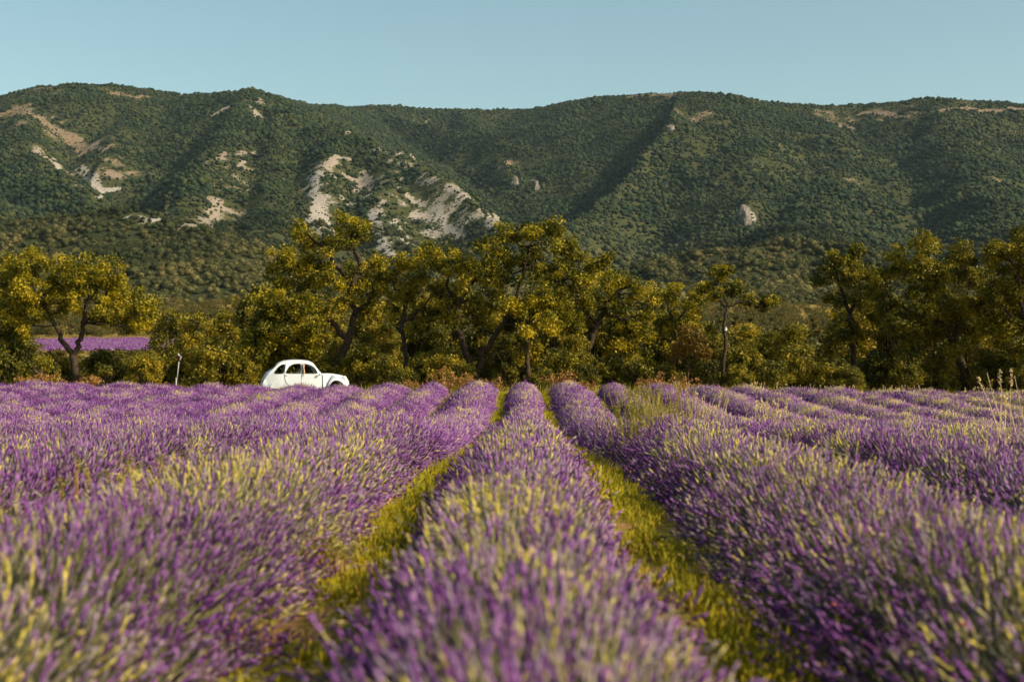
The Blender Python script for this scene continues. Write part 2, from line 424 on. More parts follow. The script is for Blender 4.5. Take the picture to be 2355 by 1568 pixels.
# bare screes and outcrops: lines down the slope, (photograph x, y ...), half width in metres, warmth
SCREE = [([(183, 388), (205, 415), (228, 440)], 9, .1), ([(200, 425), (240, 438), (272, 436)], 9, .1), ([(228, 440), (228, 458)], 6, .1),
         ([(165, 425), (185, 430)], 6, .1), ([(120, 365), (135, 390), (150, 402)], 6, .25), ([(85, 340), (105, 365)], 6, .5), ([(30, 250), (110, 290), (170, 320), (200, 345)], 16, .85),
         ([(0, 265), (60, 245)], 14, .9), ([(210, 330), (235, 350)], 8, .7), ([(250, 400), (285, 412)], 8, .7), ([(300, 500), (325, 500)], 5, .1), ([(335, 515), (375, 505), (385, 502)], 5, .1),
         ([(490, 265), (530, 245), (580, 250), (640, 268)], 10, .35), ([(590, 225), (600, 240)], 8, .6), ([(430, 528), (470, 510), (500, 480), (505, 460)], 10, .5),
         ([(500, 365), (550, 355), (590, 350)], 9, .6), ([(545, 380), (580, 372)], 6, .5), ([(720, 390), (750, 385), (770, 360), (800, 368)], 8, .5),
         ([(735, 395), (722, 430), (725, 470), (715, 510)], 9, .15), ([(722, 440), (745, 500), (765, 540)], 8, .25), ([(700, 515), (740, 505)], 9, .25),
         ([(800, 310), (850, 330), (880, 345), (920, 350)], 8, .45), ([(790, 400), (830, 415), (850, 435)], 9, .5), ([(835, 400), (850, 425)], 9, .45), ([(785, 450), (812, 478)], 7, .1),
         ([(848, 492), (868, 520), (870, 545), (885, 572), (905, 590)], 8, .05), ([(905, 505), (915, 530), (935, 560), (960, 575)], 7, .05), ([(868, 520), (890, 528)], 6, .05),
         ([(870, 455), (885, 470)], 7, .2), ([(930, 445), (975, 470)], 7, .4), ([(955, 495), (985, 505)], 9, .25), ([(1005, 480), (1020, 510), (1035, 530), (1065, 548)], 6, .15),
         ([(1035, 430), (1060, 445), (1080, 460)], 9, .3), ([(1050, 462), (1085, 472)], 5, .1), ([(1110, 470), (1140, 495), (1130, 520)], 9, .35), ([(940, 350), (950, 365)], 6, .3),
         ([(1180, 410), (1188, 428)], 7, .1), ([(1225, 415), (1235, 435)], 7, .1), ([(1450, 222), (1520, 218), (1545, 222)], 18, .9),
         ([(1980, 262), (2040, 262), (2090, 268)], 14, .85), ([(1930, 290), (1960, 296)], 9, .7), ([(2150, 262), (2230, 250), (2300, 256)], 12, .85), ([(2330, 250), (2380, 256)], 12, .8),
         ([(1715, 480), (1735, 500), (1725, 512)], 6, .1), 
         ([(975, 285), (985, 275)], 5, .9), ([(760, 390), (850, 440), (930, 500)], 90, .35, .37), ([(900, 360), (1000, 430), (1090, 480)], 60, .4, .37), ([(880, 540), (1000, 520)], 60, .2, .36),
         ([(470, 380), (560, 370), (520, 450), (470, 510)], 60, .6, .36), ([(40, 270), (150, 320), (250, 390)], 90, .8, .36), ([(60, 340), (150, 400)], 40, .6, .37), ([(720, 400), (735, 530)], 40, .3, .4), ([(1960, 270), (2250, 262)], 70, .85, .37), ([(1440, 225), (1540, 225)], 40, .9, .36), ([(260, 215), (310, 225), (330, 222)], 12, .9)]
rock = np.zeros(XX.shape); warm = np.zeros(XX.shape)
jit = 11 * fbm(XX / 26, YY / 26, 4)
for pts, hw, wm, *cap in SCREE:
    cap = cap[0] if cap else 1.0
    W = np.array([hit(*p) for p in pts])
    for a, b in zip(W[:-1], W[1:]):
        n = max(2, int(np.linalg.norm(b - a) / 4))
        lo = np.minimum(a, b) - 70; hi = np.maximum(a, b) + 70
        i0, i1 = np.searchsorted(MX, (lo[0], hi[0])); j0, j1 = np.searchsorted(MY, (lo[1], hi[1]))
        sub = (slice(j0, j1), slice(i0, i1)); best = np.full(XX[sub].shape, 1e9)
        for t in np.linspace(0, 1, n):
            c = a + (b - a) * t
            best = np.minimum(best, np.sqrt((XX[sub] - c[0]) ** 2 + (.55 * (YY[sub] - c[1])) ** 2 + (ZZ[sub] - zland(c[:1], c[1:2])[0]) ** 2))
        m_ = cap * np.clip(1 - (best - hw * .15) / (hw * 1.15), 0, 1)
        warm[sub] = np.where(m_ > rock[sub], wm, warm[sub]); rock[sub] = np.maximum(rock[sub], m_)
# thin soil on the upper left and around the screes
dry = np.clip(fbm(XX / 160 + 5, YY / 160, 4) * 1.5 - .45, 0, .5) * np.clip((ZZ - 220) / 200, 0, 1)
warm = np.where(dry > rock, .85, warm); rock = np.maximum(rock, dry)
rock = np.where(rock > .02, rock + .48 * fbm(XX / 15, YY / 22, 3) + .2 * fbm(XX / 8, YY / 8, 2), 0)
g = Geo(); nx, ny = len(MX), len(MY)
i = (np.arange(ny - 1)[:, None] * nx + np.arange(nx - 1)[None, :]).ravel()
g.add(np.stack([XX, YY, ZZ], -1), [np.stack([i, i + 1, i + nx + 1, i + nx], 1)], rock=rock.ravel(), warm=warm.ravel())
tag(g.obj('mountain', [M['mountain']], smooth=True), kind='structure')

# ------------------------------------------------------------------ scattering: the object's own mesh holds the models and the spots
def scatter(name, templates, mats, pts, scl, rotz, tid, irnd, ilow=None):
    g = Geo(); off = 0
    for k, t in enumerate(templates):
        V = np.concatenate(t.v); rn = np.concatenate(t.a['rnd']) if 'rnd' in t.a else np.zeros(len(V))
        first = True; base = g.n
        g.add(V, [], rnd=rn, tid=float(k), pt=0.0)
        for f_, m_ in t.f: g.f.append((f_ + base, m_))
    n = len(pts)
    g.add(pts, [], tid=tid.astype(float), pt=1.0, sx=scl[:, 0], sy=scl[:, 1], sz=scl[:, 2], rz=rotz, irnd=irnd, ilow=np.zeros(n) if ilow is None else ilow)
    o = g.obj(name, mats)
    ng = bpy.data.node_groups.new(name + '_nodes', 'GeometryNodeTree')
    ng.interface.new_socket('Geometry', in_out='INPUT', socket_type='NodeSocketGeometry')
    ng.interface.new_socket('Geometry', in_out='OUTPUT', socket_type='NodeSocketGeometry')
    nd, lk = ng.nodes, ng.links
    gi = nd.new('NodeGroupInput'); go = nd.new('NodeGroupOutput')
    def at_(nm):
        a = nd.new('GeometryNodeInputNamedAttribute'); a.data_type = 'FLOAT'; a.inputs['Name'].default_value = nm
        return a.outputs['Attribute']
    def cmp_(a, val):
        c = nd.new('FunctionNodeCompare'); c.data_type = 'FLOAT'; c.operation = 'EQUAL'
        lk.new(a, c.inputs[0]); c.inputs[1].default_value = val; c.inputs['Epsilon'].default_value = .1
        return c.outputs[0]
    s1 = nd.new('GeometryNodeSeparateGeometry'); s1.domain = 'POINT'
    lk.new(gi.outputs[0], s1.inputs[0]); lk.new(cmp_(at_('pt'), 1.0), s1.inputs['Selection'])
    jn = nd.new('GeometryNodeJoinGeometry')
    for k in reversed(range(len(templates))):
        s2 = nd.new('GeometryNodeSeparateGeometry'); s2.domain = 'POINT'
        lk.new(s1.outputs['Inverted'], s2.inputs[0]); lk.new(cmp_(at_('tid'), float(k)), s2.inputs['Selection'])
        gt = nd.new('GeometryNodeGeometryToInstance'); lk.new(s2.outputs['Selection'], gt.inputs[0]); lk.new(gt.outputs[0], jn.inputs[0])
    ip = nd.new('GeometryNodeInstanceOnPoints'); ip.inputs['Pick Instance'].default_value = True
    lk.new(s1.outputs['Selection'], ip.inputs['Points']); lk.new(jn.outputs[0], ip.inputs['Instance'])
    fi = nd.new('FunctionNodeFloatToInt'); lk.new(at_('tid'), fi.inputs[0]); lk.new(fi.outputs[0], ip.inputs['Instance Index'])
    cr = nd.new('ShaderNodeCombineXYZ'); lk.new(at_('rz'), cr.inputs[2])
    er = nd.new('FunctionNodeEulerToRotation'); lk.new(cr.outputs[0], er.inputs[0]); lk.new(er.outputs[0], ip.inputs['Rotation'])
    cs = nd.new('ShaderNodeCombineXYZ')
    for k, q in enumerate(('sx', 'sy', 'sz')): lk.new(at_(q), cs.inputs[k])
    lk.new(cs.outputs[0], ip.inputs['Scale']); lk.new(ip.outputs[0], go.inputs[0])
    md = o.modifiers.new('scatter', 'NODES'); md.node_group = ng
    return o

def blob(seed):
    """a lumpy far-off crown about 1 m across, its foot at z = 0"""
    bm = bmesh.new(); bmesh.ops.create_icosphere(bm, subdivisions=2, radius=.5)
    r_ = np.random.default_rng(seed); cs = r_.normal(size=(9, 3)); cs /= np.linalg.norm(cs, axis=1, keepdims=True)
    V = np.array([v.co[:] for v in bm.verts]); D = V / .5
    h = np.max(np.clip((D @ cs.T - .55) / .45, 0, 1) * r_.uniform(.12, .3, 9), 1) + r_.uniform(-.05, .05, len(V))
    V = D * (.38 + h)[:, None]; V[:, 2] = V[:, 2] * .9 + .36
    F = np.array([[v.index for v in f.verts] for f in bm.faces]); bm.free()
    g = Geo(); g.add(V, [F], rnd=0.5); return g

def leaf_clumps(g, C, rad, n_each, size, mat=0, flat=.8, rn=None):
    k = len(C); n_each = np.broadcast_to(n_each, (k,))
    idx = np.repeat(np.arange(k), n_each); n = len(idx)
    d = rng.normal(size=(n, 3)); d /= np.linalg.norm(d, axis=1, keepdims=True)
    d *= (rng.random(n) ** .45)[:, None]; d[:, 2] *= flat
    base = rng.uniform(.1, .8, k) if rn is None else rn
    r_ = np.clip(base[idx] + rng.normal(0, .16, n), 0, 1)
    leaves(g, C[idx] + d * np.broadcast_to(rad, (k,))[idx][:, None], np.full(n, size), mat=mat, rnd=r_)

def wood_template(seed, tall):
    r_ = np.random.default_rng(seed); g = Geo(); k = 26
    if tall:
        zz = r_.random(k); rr = (1 - zz) * .42 * r_.random(k) ** .4; C = np.stack([np.cos(r_.uniform(0, 6.28, k)) * rr, np.sin(r_.uniform(0, 6.28, k)) * rr, .08 + zz * 1.25], 1); rad = .17 * (1.25 - zz)
    else:
        th = r_.uniform(0, 6.28, k); zz = r_.random(k); rr = np.sqrt(np.clip(1 - (zz * 1.6 - .6) ** 2, .05, 1)) * .42 * r_.random(k) ** .35
        C = np.stack([np.cos(th) * rr, np.sin(th) * rr, .18 + zz * .6], 1); rad = r_.uniform(.13, .22, k)
    leaf_clumps(g, C, rad, 26, .075, flat=.85); return g
def crown_template(seed):
    g = blob(seed); r_ = np.random.default_rng(seed + 500); V = g.v[0].copy()
    g.v[0][:, :2] *= .86; g.v[0][:, 2] = (g.v[0][:, 2] - .36) * .86 + .36
    idx = r_.integers(0, len(V), 300); C = V[idx] + r_.normal(0, .05, (300, 3)); leaves(g, C, np.full(300, .13), up=.6, rnd=r_.random(300)); return g
# wooded mountain side: tens of thousands of crowns that read as one mass
px = rng.uniform(-.60, .60, 610000); py = rng.uniform(SEAM + 5, 3870, 610000)
keep = rng.random(len(px)) < np.where(py < 1500, 1.0, .85) * (py / 3870)
px, py = (px * py)[keep], py[keep]
jx = np.clip(np.searchsorted(MX, px) - 1, 0, nx - 1); jy = np.clip(np.searchsorted(MY, py) - 1, 0, ny - 1)
rk = rock[jy, jx]; dens = .82 + .5 * fbm(px / 90, py / 90, 3)
keep = (rng.random(len(px)) < dens) & ((rk < .46) | (rng.random(len(px)) < .30))
px, py = px[keep], py[keep]; pz = zland(px, py)
n = len(px); s_ = np.clip(rng.lognormal(1.56, .28, n), 2.4, 10) * np.clip(.45 + py / 2600, .7, 1) * np.where(rk[keep] > .46, .42, np.where(rk[keep] > .15, .62, 1)) * (1 + .55 * fbm(px / 60 + 8, py / 60, 3))
scl = np.stack([s_, s_, s_ * rng.uniform(.7, 1.1, n)], 1)
low = np.clip((190 - pz) / 120 + .5 * fbm(px / 150, py / 150, 3), 0, 1) * .9
tid = np.where(py < 1650, rng.integers(6, 9, n), rng.integers(0, 6, n)); scl[py < 1650] *= 1.12
o = scatter('mountain_forest', [blob(k) for k in range(6)] + [crown_template(80 + k) for k in range(3)], [M['canopy']], np.stack([px, py, pz - .06 * s_], 1), scl,
            rng.uniform(0, 6.28, n), tid, rng.random(n), low)
tag(o, 'dense dark green woodland covering the slopes of the mountain', 'forest', kind='stuff')
print('mountain trees', n)

def crag(name, px_, py_, wpx, hpx, label, seed, lean=0.0):
    c = hit(px_, py_ + hpx * .5); s_ = c[1] / FD
    r_ = np.random.default_rng(seed); bm = bmesh.new()
    bmesh.ops.create_icosphere(bm, subdivisions=4, radius=1.0)
    g = Geo(); V = np.array([v.co[:] for v in bm.verts]); F = np.array([[v.index for v in f.verts] for f in bm.faces]); bm.free()
    for q in range(26):                                   # chisel flat faces into the block
        d = r_.normal(size=3); d[2] *= .5; d /= np.linalg.norm(d); k = r_.uniform(.55, .9)
        e = V @ d - k; V = V - np.clip(e, 0, None)[:, None] * d[None] * .95
    V = V + .035 * r_.normal(size=V.shape)
    V *= np.array([wpx * s_ * .5, wpx * s_ * .55, hpx * s_ * .62])
    V[:, 0] += lean * V[:, 2]
    g.add(V, [F]); o = g.obj(name, [M['rock']]); o.location = (c[0], c[1] + wpx * s_ * .2, c[2] + hpx * s_ * .38)
    return tag(o, label, 'rock', 'limestone crags on the mountain')
crag('rock_outcrop', 1541, 296, 22, 26, 'small pale limestone crag on the ridge just below the right-hand summit', 1, .2)
crag('rock_outcrop', 1717, 498, 40, 58, 'isolated limestone crag jutting from the wooded slope with a dark shadow beside it', 2, -.2)
crag('rock_outcrop', 1186, 417, 18, 26, 'pale rock at the head of the shaded valley, left one of two', 3)
crag('rock_outcrop', 1231, 424, 20, 28, 'pale rock at the head of the shaded valley, right one of two', 4)

# ------------------------------------------------------------------ trees
def wobble(pts, amp, n=4):
    """subdivide a branch line and bend it a little"""
    pts = np.array([list(p) for p in pts]); out = [pts[0]]
    for a, b in zip(pts[:-1], pts[1:]):
        L = np.linalg.norm(b - a)
        for i in range(1, n + 1):
            q = a + (b - a) * i / n
            if i < n: q = q + rng.normal(0, amp * L, 3)
            out.append(q)
    return out

def make_tree(name, d, trunk, forks, lobes, r0, label, cat='tree', group='oaks along the far edge of the lavender field', leaf='oak', depth=1.0, per=1.0, lsize=.135, clump=.38):
    foot = at(trunk[0][0], trunk[0][1], d); zg = float(plain(foot.x, foot.y))
    foot.z = zg - .05
    root = empty(name, foot); tag(root, label, cat, group)
    W = lambda p: np.array(at(p[0], p[1], d)) - np.array(foot)
    tp = [np.zeros(3)] + [W(p) for p in trunk[1:]]
    g = Geo(); q = wobble(tp, .03); rr = np.linspace(r0 * 1.15, r0 * .78, len(q)); rr[0] = r0 * 1.6
    tube(g, q, rr, 9)
    go = g.obj('trunk', [M['bark']], root, smooth=True)
    ends = [(tp[-1], r0 * .7)]
    g2 = Geo()
    for fk in forks:
        fp = [W(p) for p in fk]; y = 0.0; yo = rng.uniform(-.5, .5) * depth
        for k in range(1, len(fp)): fp[k][1] += yo * k / len(fp)
        q = wobble(fp, .05); rr = np.linspace(r0 * .72, r0 * .26, len(q)); tube(g2, q, rr, 7)
        for k in range(len(q)): ends.append((np.array(q[k]), rr[k]))
    E = np.array([e[0] for e in ends]); ER = np.array([e[1] for e in ends])
    gl = Geo()
    for lx, ly, lr in lobes:
        c = W((lx, ly)); R_ = lr * 1.1 * d / FD
        c[1] += rng.uniform(-1, 1) * depth
        below = np.linalg.norm((E - c) * np.array([1, .6, 1.0]), axis=1) + np.where(E[:, 2] > c[2] + .1, 2.0, 0)
        i = int(np.argmin(below)); a = E[i]
        mid = (a + c) / 2 + rng.normal(0, .12, 3) + np.array([0, 0, -.08])
        r1 = min(ER[i] * .7, .055)
        tube(g2, wobble([a, mid, c], .06, 3), np.linspace(r1, .018, 7), 5)
        k = max(6, int(13 * (R_ / .75) ** 2 * per))
        dd = rng.normal(size=(k, 3)); dd /= np.linalg.norm(dd, axis=1, keepdims=True)
        dd *= (rng.random(k) ** .4)[:, None] * R_ * np.array([1, 1.15, .85]); C = c + dd
        for p_ in C[: max(3, k // 2)]:
            tube(g2, [c * .9 + a * .1, (c + p_) / 2 + rng.normal(0, .05, 3), p_], [.016, .011, .006], 4)
        leaf_clumps(gl, C, rng.uniform(.75, 1.25, k) * clump, 92, lsize)
    g2.obj('branches', [M['bark']], root, smooth=True)
    gl.obj('crown', [M[leaf]], root)
    return root

make_tree('oak_tree', 66, [(182, 888), (173, 845), (167, 815)],
          [[(167, 815), (148, 790), (130, 750), (100, 695), (75, 650)], [(169, 815), (185, 780), (190, 740), (200, 690), (205, 645)], [(190, 745), (230, 700), (262, 665)]],
          [(30, 622, 44), (80, 612, 42), (140, 617, 40), (200, 622, 40), (245, 628, 38), (62, 668, 44), (120, 662, 40), (180, 665, 40), (238, 672, 44), (285, 690, 38),
           (318, 718, 34), (340, 700, 24), (22, 716, 44), (232, 722, 34), (290, 738, 28), (90, 715, 36), (150, 710, 34), (265, 715, 30), (60, 750, 28), (325, 745, 22)], .2,
          'forked oak with a pale sunlit trunk at the left, nearest the bent white post')
make_tree('oak_tree', 69, [(-40, 890), (-38, 820), (-30, 760)], [[(-30, 760), (-20, 700), (-5, 650)], [(-30, 760), (-70, 700)]],
          [(-60, 650, 48), (-15, 655, 46), (-40, 600, 40), (5, 690, 40), (-80, 700, 45), (-30, 730, 40), (10, 745, 40), (38, 765, 30)], .2,
          'oak cut off by the left edge of the picture, behind the forked oak')
make_tree('oak_tree', 68, [(752, 888), (775, 832), (800, 785), (815, 725)],
          [[(815, 725), (803, 655), (772, 612), (740, 565), (700, 535)], [(815, 725), (850, 690), (872, 645)], [(806, 660), (828, 610), (808, 555), (800, 525)], [(772, 612), (700, 620), (650, 605)], [(800, 780), (740, 730), (690, 700)]],
          [(688, 535, 30), (715, 562, 30), (650, 598, 32), (690, 612, 32), (742, 600, 30), (798, 523, 28), (826, 517, 20), (838, 540, 14), (792, 565, 26), (640, 648, 28), (690, 655, 34), (758, 648, 38), (820, 640, 38),
           (858, 612, 30), (884, 648, 30), (845, 675, 28), (795, 690, 26), (670, 700, 38), (720, 700, 30), (625, 625, 20), (765, 560, 18)], .21,
          'tall leaning oak rising behind the white car', per=1.0)
make_tree('oak_tree', 66.8, [(660, 888), (662, 830), (655, 780)], [[(655, 780), (630, 740), (610, 710)], [(655, 780), (690, 740), (705, 710)]],
          [(605, 715, 34), (650, 705, 36), (695, 712, 32), (600, 760, 36), (645, 755, 40), (695, 765, 38), (725, 745, 26), (600, 805, 34), (650, 805, 38), (700, 810, 34), (575, 790, 20), (735, 790, 26), (620, 845, 30), (680, 848, 30), (730, 830, 24)], .13,
          'low dense oak with dark foliage down to the roof of the white car', per=1.1)
make_tree('oak_tree', 67.5, [(937, 890), (930, 805), (923, 745), (938, 690)], [[(938, 690), (955, 640), (985, 590)], [(938, 690), (905, 650), (890, 630)], [(925, 745), (965, 715), (995, 680)]],
          [(985, 572, 26), (1008, 588, 16), (950, 597, 28), (1000, 615, 26), (918, 612, 26), (885, 640, 26), (960, 650, 32), (1004, 665, 26), (920, 680, 28), (980, 715, 26), (900, 715, 22), (955, 760, 20)], .11,
          'slender dark-stemmed oak between the leaning oak and the broad central oak')
make_tree('oak_tree', 66.2, [(1090, 890), (1092, 855)],
          [[(1090, 858), (1066, 795), (1050, 752), (1058, 695), (1095, 640), (1120, 590)], [(1096, 858), (1121, 802), (1146, 760), (1180, 705), (1202, 640), (1215, 570)], [(1180, 705), (1240, 680), (1300, 640), (1350, 630)], [(1050, 752), (1030, 700), (1030, 640)]],
          [(1128, 572, 38), (1180, 545, 36), (1208, 525, 24), (1250, 548, 38), (1290, 560, 32), (1325, 582, 28), (1040, 600, 28), (1068, 640, 38), (1110, 622, 38), (1160, 618, 42), (1220, 608, 46), (1280, 620, 42), (1330, 640, 38),
           (1370, 622, 26), (1394, 602, 17), (1038, 690, 34), (1090, 690, 38), (1150, 680, 36), (1222, 680, 42), (1282, 690, 42), (1045, 735, 30), (1180, 735, 32), (1250, 742, 38), (1310, 730, 38), (1345, 690, 34), (1275, 525, 16), (1110, 740, 26)], .24,
          'broad central oak with a forked trunk and the largest golden crown', per=1.0, depth=1.4)
make_tree('oak_tree', 64.6, [(1217, 892), (1214, 845), (1212, 785), (1210, 705)], [[(1211, 740), (1245, 710), (1262, 690)], [(1212, 760), (1180, 725), (1165, 705)]],
          [(1200, 715, 28), (1240, 700, 28), (1168, 700, 22), (1262, 745, 28), (1212, 765, 15), (1290, 728, 24), (1230, 800, 13), (1195, 820, 9)], .105,
          'young oak with one straight brown trunk beside the broad central oak')
make_tree('oak_tree', 70, [(1352, 888), (1354, 800), (1372, 745), (1400, 695)], [[(1400, 695), (1430, 665), (1460, 650)], [(1372, 745), (1345, 715)], [(1385, 720), (1440, 735), (1480, 720)]],
          [(1400, 655, 32), (1440, 645, 28), (1470, 672, 28), (1370, 690, 28), (1420, 705, 34), (1480, 715, 28), (1340, 725, 28), (1440, 755, 34), (1498, 690, 20), (1380, 760, 30), (1480, 768, 28), (1340, 775, 28), (1410, 800, 32), (1465, 815, 26)], .15,
          'dark bushy oak on the right flank of the broad central oak')
make_tree('oak_tree', 71, [(1546, 888), (1549, 805), (1552, 745)], [[(1552, 745), (1535, 705)], [(1552, 745), (1585, 700)]],
          [(1538, 690, 28), (1580, 688, 28), (1528, 735, 28), (1592, 728, 28), (1562, 765, 30), (1550, 665, 14), (1610, 690, 16), (1530, 785, 26), (1590, 775, 24)], .12,
          'round-headed oak between the dark bushy oak and the small flat-topped oak')
t7 = make_tree('oak_tree', 65, [(1662, 890), (1668, 805), (1665, 745), (1672, 705)], [[(1672, 705), (1665, 670), (1645, 640)], [(1672, 708), (1700, 695), (1735, 695), (1755, 700)], [(1672, 708), (1650, 690), (1630, 680)]],
          [(1640, 636, 18), (1663, 630, 15), (1640, 676, 20), (1690, 668, 22), (1722, 686, 20), (1756, 698, 18), (1662, 655, 18), (1625, 665, 14), (1702, 655, 17), (1775, 692, 10)], .085,
          'small flat-topped oak on a thin bare trunk with a white patch', lsize=.13, clump=.3)
g = Geo(); c = at(1667.5, 758, 65) - t7.location
spindles(g, np.array([[c.x, c.y - .09, c.z - .12]]), np.array([[.15, 0, 1.]]), [.24], [.075], [(0, 0), (.3, .8), (.7, 1), (1, 0)], 7)
g.obj('white_patch', [mat('bare_wood', (.42, .41, .39), .8)], t7)
make_tree('young_tree', 64.2, [(1583, 898), (1584, 850), (1580, 800)], [[(1580, 800), (1572, 780)], [(1580, 802), (1600, 785)]],
          [(1568, 790, 22), (1600, 788, 22), (1586, 760, 20), (1558, 815, 14), (1610, 812, 12)], .045,
          'sapling with a pale thin stem and rust coloured leaves', 'tree', 'saplings among the oaks', 'rust', .5)
make_tree('oak_tree', 70.5, [(1965, 888), (1962, 800), (1955, 720)], [[(1955, 720), (1930, 650), (1920, 615)], [(1955, 720), (1985, 660)]],
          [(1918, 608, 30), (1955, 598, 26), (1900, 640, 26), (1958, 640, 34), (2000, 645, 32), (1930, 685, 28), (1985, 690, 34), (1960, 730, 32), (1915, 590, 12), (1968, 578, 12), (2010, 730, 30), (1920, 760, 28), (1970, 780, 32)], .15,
          'oak with upright top sprigs on the left of the dark right-hand trees', leaf='oak_green_dimmed')
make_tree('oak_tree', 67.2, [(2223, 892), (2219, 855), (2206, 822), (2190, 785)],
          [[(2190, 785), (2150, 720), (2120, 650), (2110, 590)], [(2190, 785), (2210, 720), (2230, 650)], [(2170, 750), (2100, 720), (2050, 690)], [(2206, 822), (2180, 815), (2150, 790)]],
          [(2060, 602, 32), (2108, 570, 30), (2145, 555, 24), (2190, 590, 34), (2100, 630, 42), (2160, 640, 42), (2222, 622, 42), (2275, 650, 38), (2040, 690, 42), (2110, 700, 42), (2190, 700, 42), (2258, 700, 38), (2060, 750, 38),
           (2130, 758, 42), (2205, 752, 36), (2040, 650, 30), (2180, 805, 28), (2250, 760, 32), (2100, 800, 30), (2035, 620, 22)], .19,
          'wide dark oak near the right edge with a reddish sunlit trunk', depth=1.4, leaf='oak_green_dimmed', per=1.2)
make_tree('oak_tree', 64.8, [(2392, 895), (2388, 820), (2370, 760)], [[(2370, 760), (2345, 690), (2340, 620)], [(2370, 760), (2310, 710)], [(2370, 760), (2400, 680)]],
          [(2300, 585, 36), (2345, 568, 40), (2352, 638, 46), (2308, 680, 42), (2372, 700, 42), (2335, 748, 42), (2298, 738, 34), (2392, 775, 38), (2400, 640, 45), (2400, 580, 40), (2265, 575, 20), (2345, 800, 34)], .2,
          'dark oak cut off by the right edge of the picture', leaf='oak_green_dimmed', per=1.2)

# low growth under and between the oaks: seven shapes, each shrub its own object
def bush_mesh(seed, h=1.0):
    r_ = np.random.default_rng(seed); g = Geo()
    k = int(46 * (.45 + .55 * h)); th = r_.uniform(0, 6.28, k); zz = r_.random(k) ** .8; rr = np.sqrt(np.clip(1 - (zz * .95) ** 2.2, .05, 1)) * r_.random(k) ** .35
    C = np.stack([np.cos(th) * rr * .82, np.sin(th) * rr * .82, .1 + zz * (h - .18)], 1)
    C += r_.normal(0, .05, C.shape)
    leaf_clumps(g, C, r_.uniform(.17, .29, k), 84, .09, flat=.9)
    gs = Geo()
    for p in C[::3]: tube(gs, [(0, 0, -.03), p * .5 + r_.normal(0, .05, 3), p], [.03, .018, .006], 4)
    return g.mesh('foliage', [M['shrub']]), gs.mesh('stems', [M['bark']]), h
BM = [bush_mesh(40 + k, (1.0, 1.0, 1.6, 1.6, 2.3, 2.3)[k]) for k in range(6)]
def bush(px_, top, hw, d, label, k, name='shrub', group='shrubs under the oaks', leaf=None):
    p = at(px_, 885, d); zg = float(plain(p.x, p.y)); h = at(px_, top, d).z - zg; wd = hw * d / FD * 1.45; a_ = h / wd; q_ = (0 if a_ < 1.28 else 2 if a_ < 1.92 else 4) + k % 2
    o = empty(name, (p.x, p.y, zg - .05), rng.uniform(0, 6.28)); o.scale = (wd, wd, h / BM[q_][2]); tag(o, label, 'shrub', group)
    a = bpy.data.objects.new('foliage', BM[q_][0]); b = bpy.data.objects.new('stems', BM[q_][1])
    for q in (a, b): col.objects.link(q); q.parent = o
    if leaf:
        a.data = a.data.copy(); a.data.materials[0] = M[leaf]
    return o
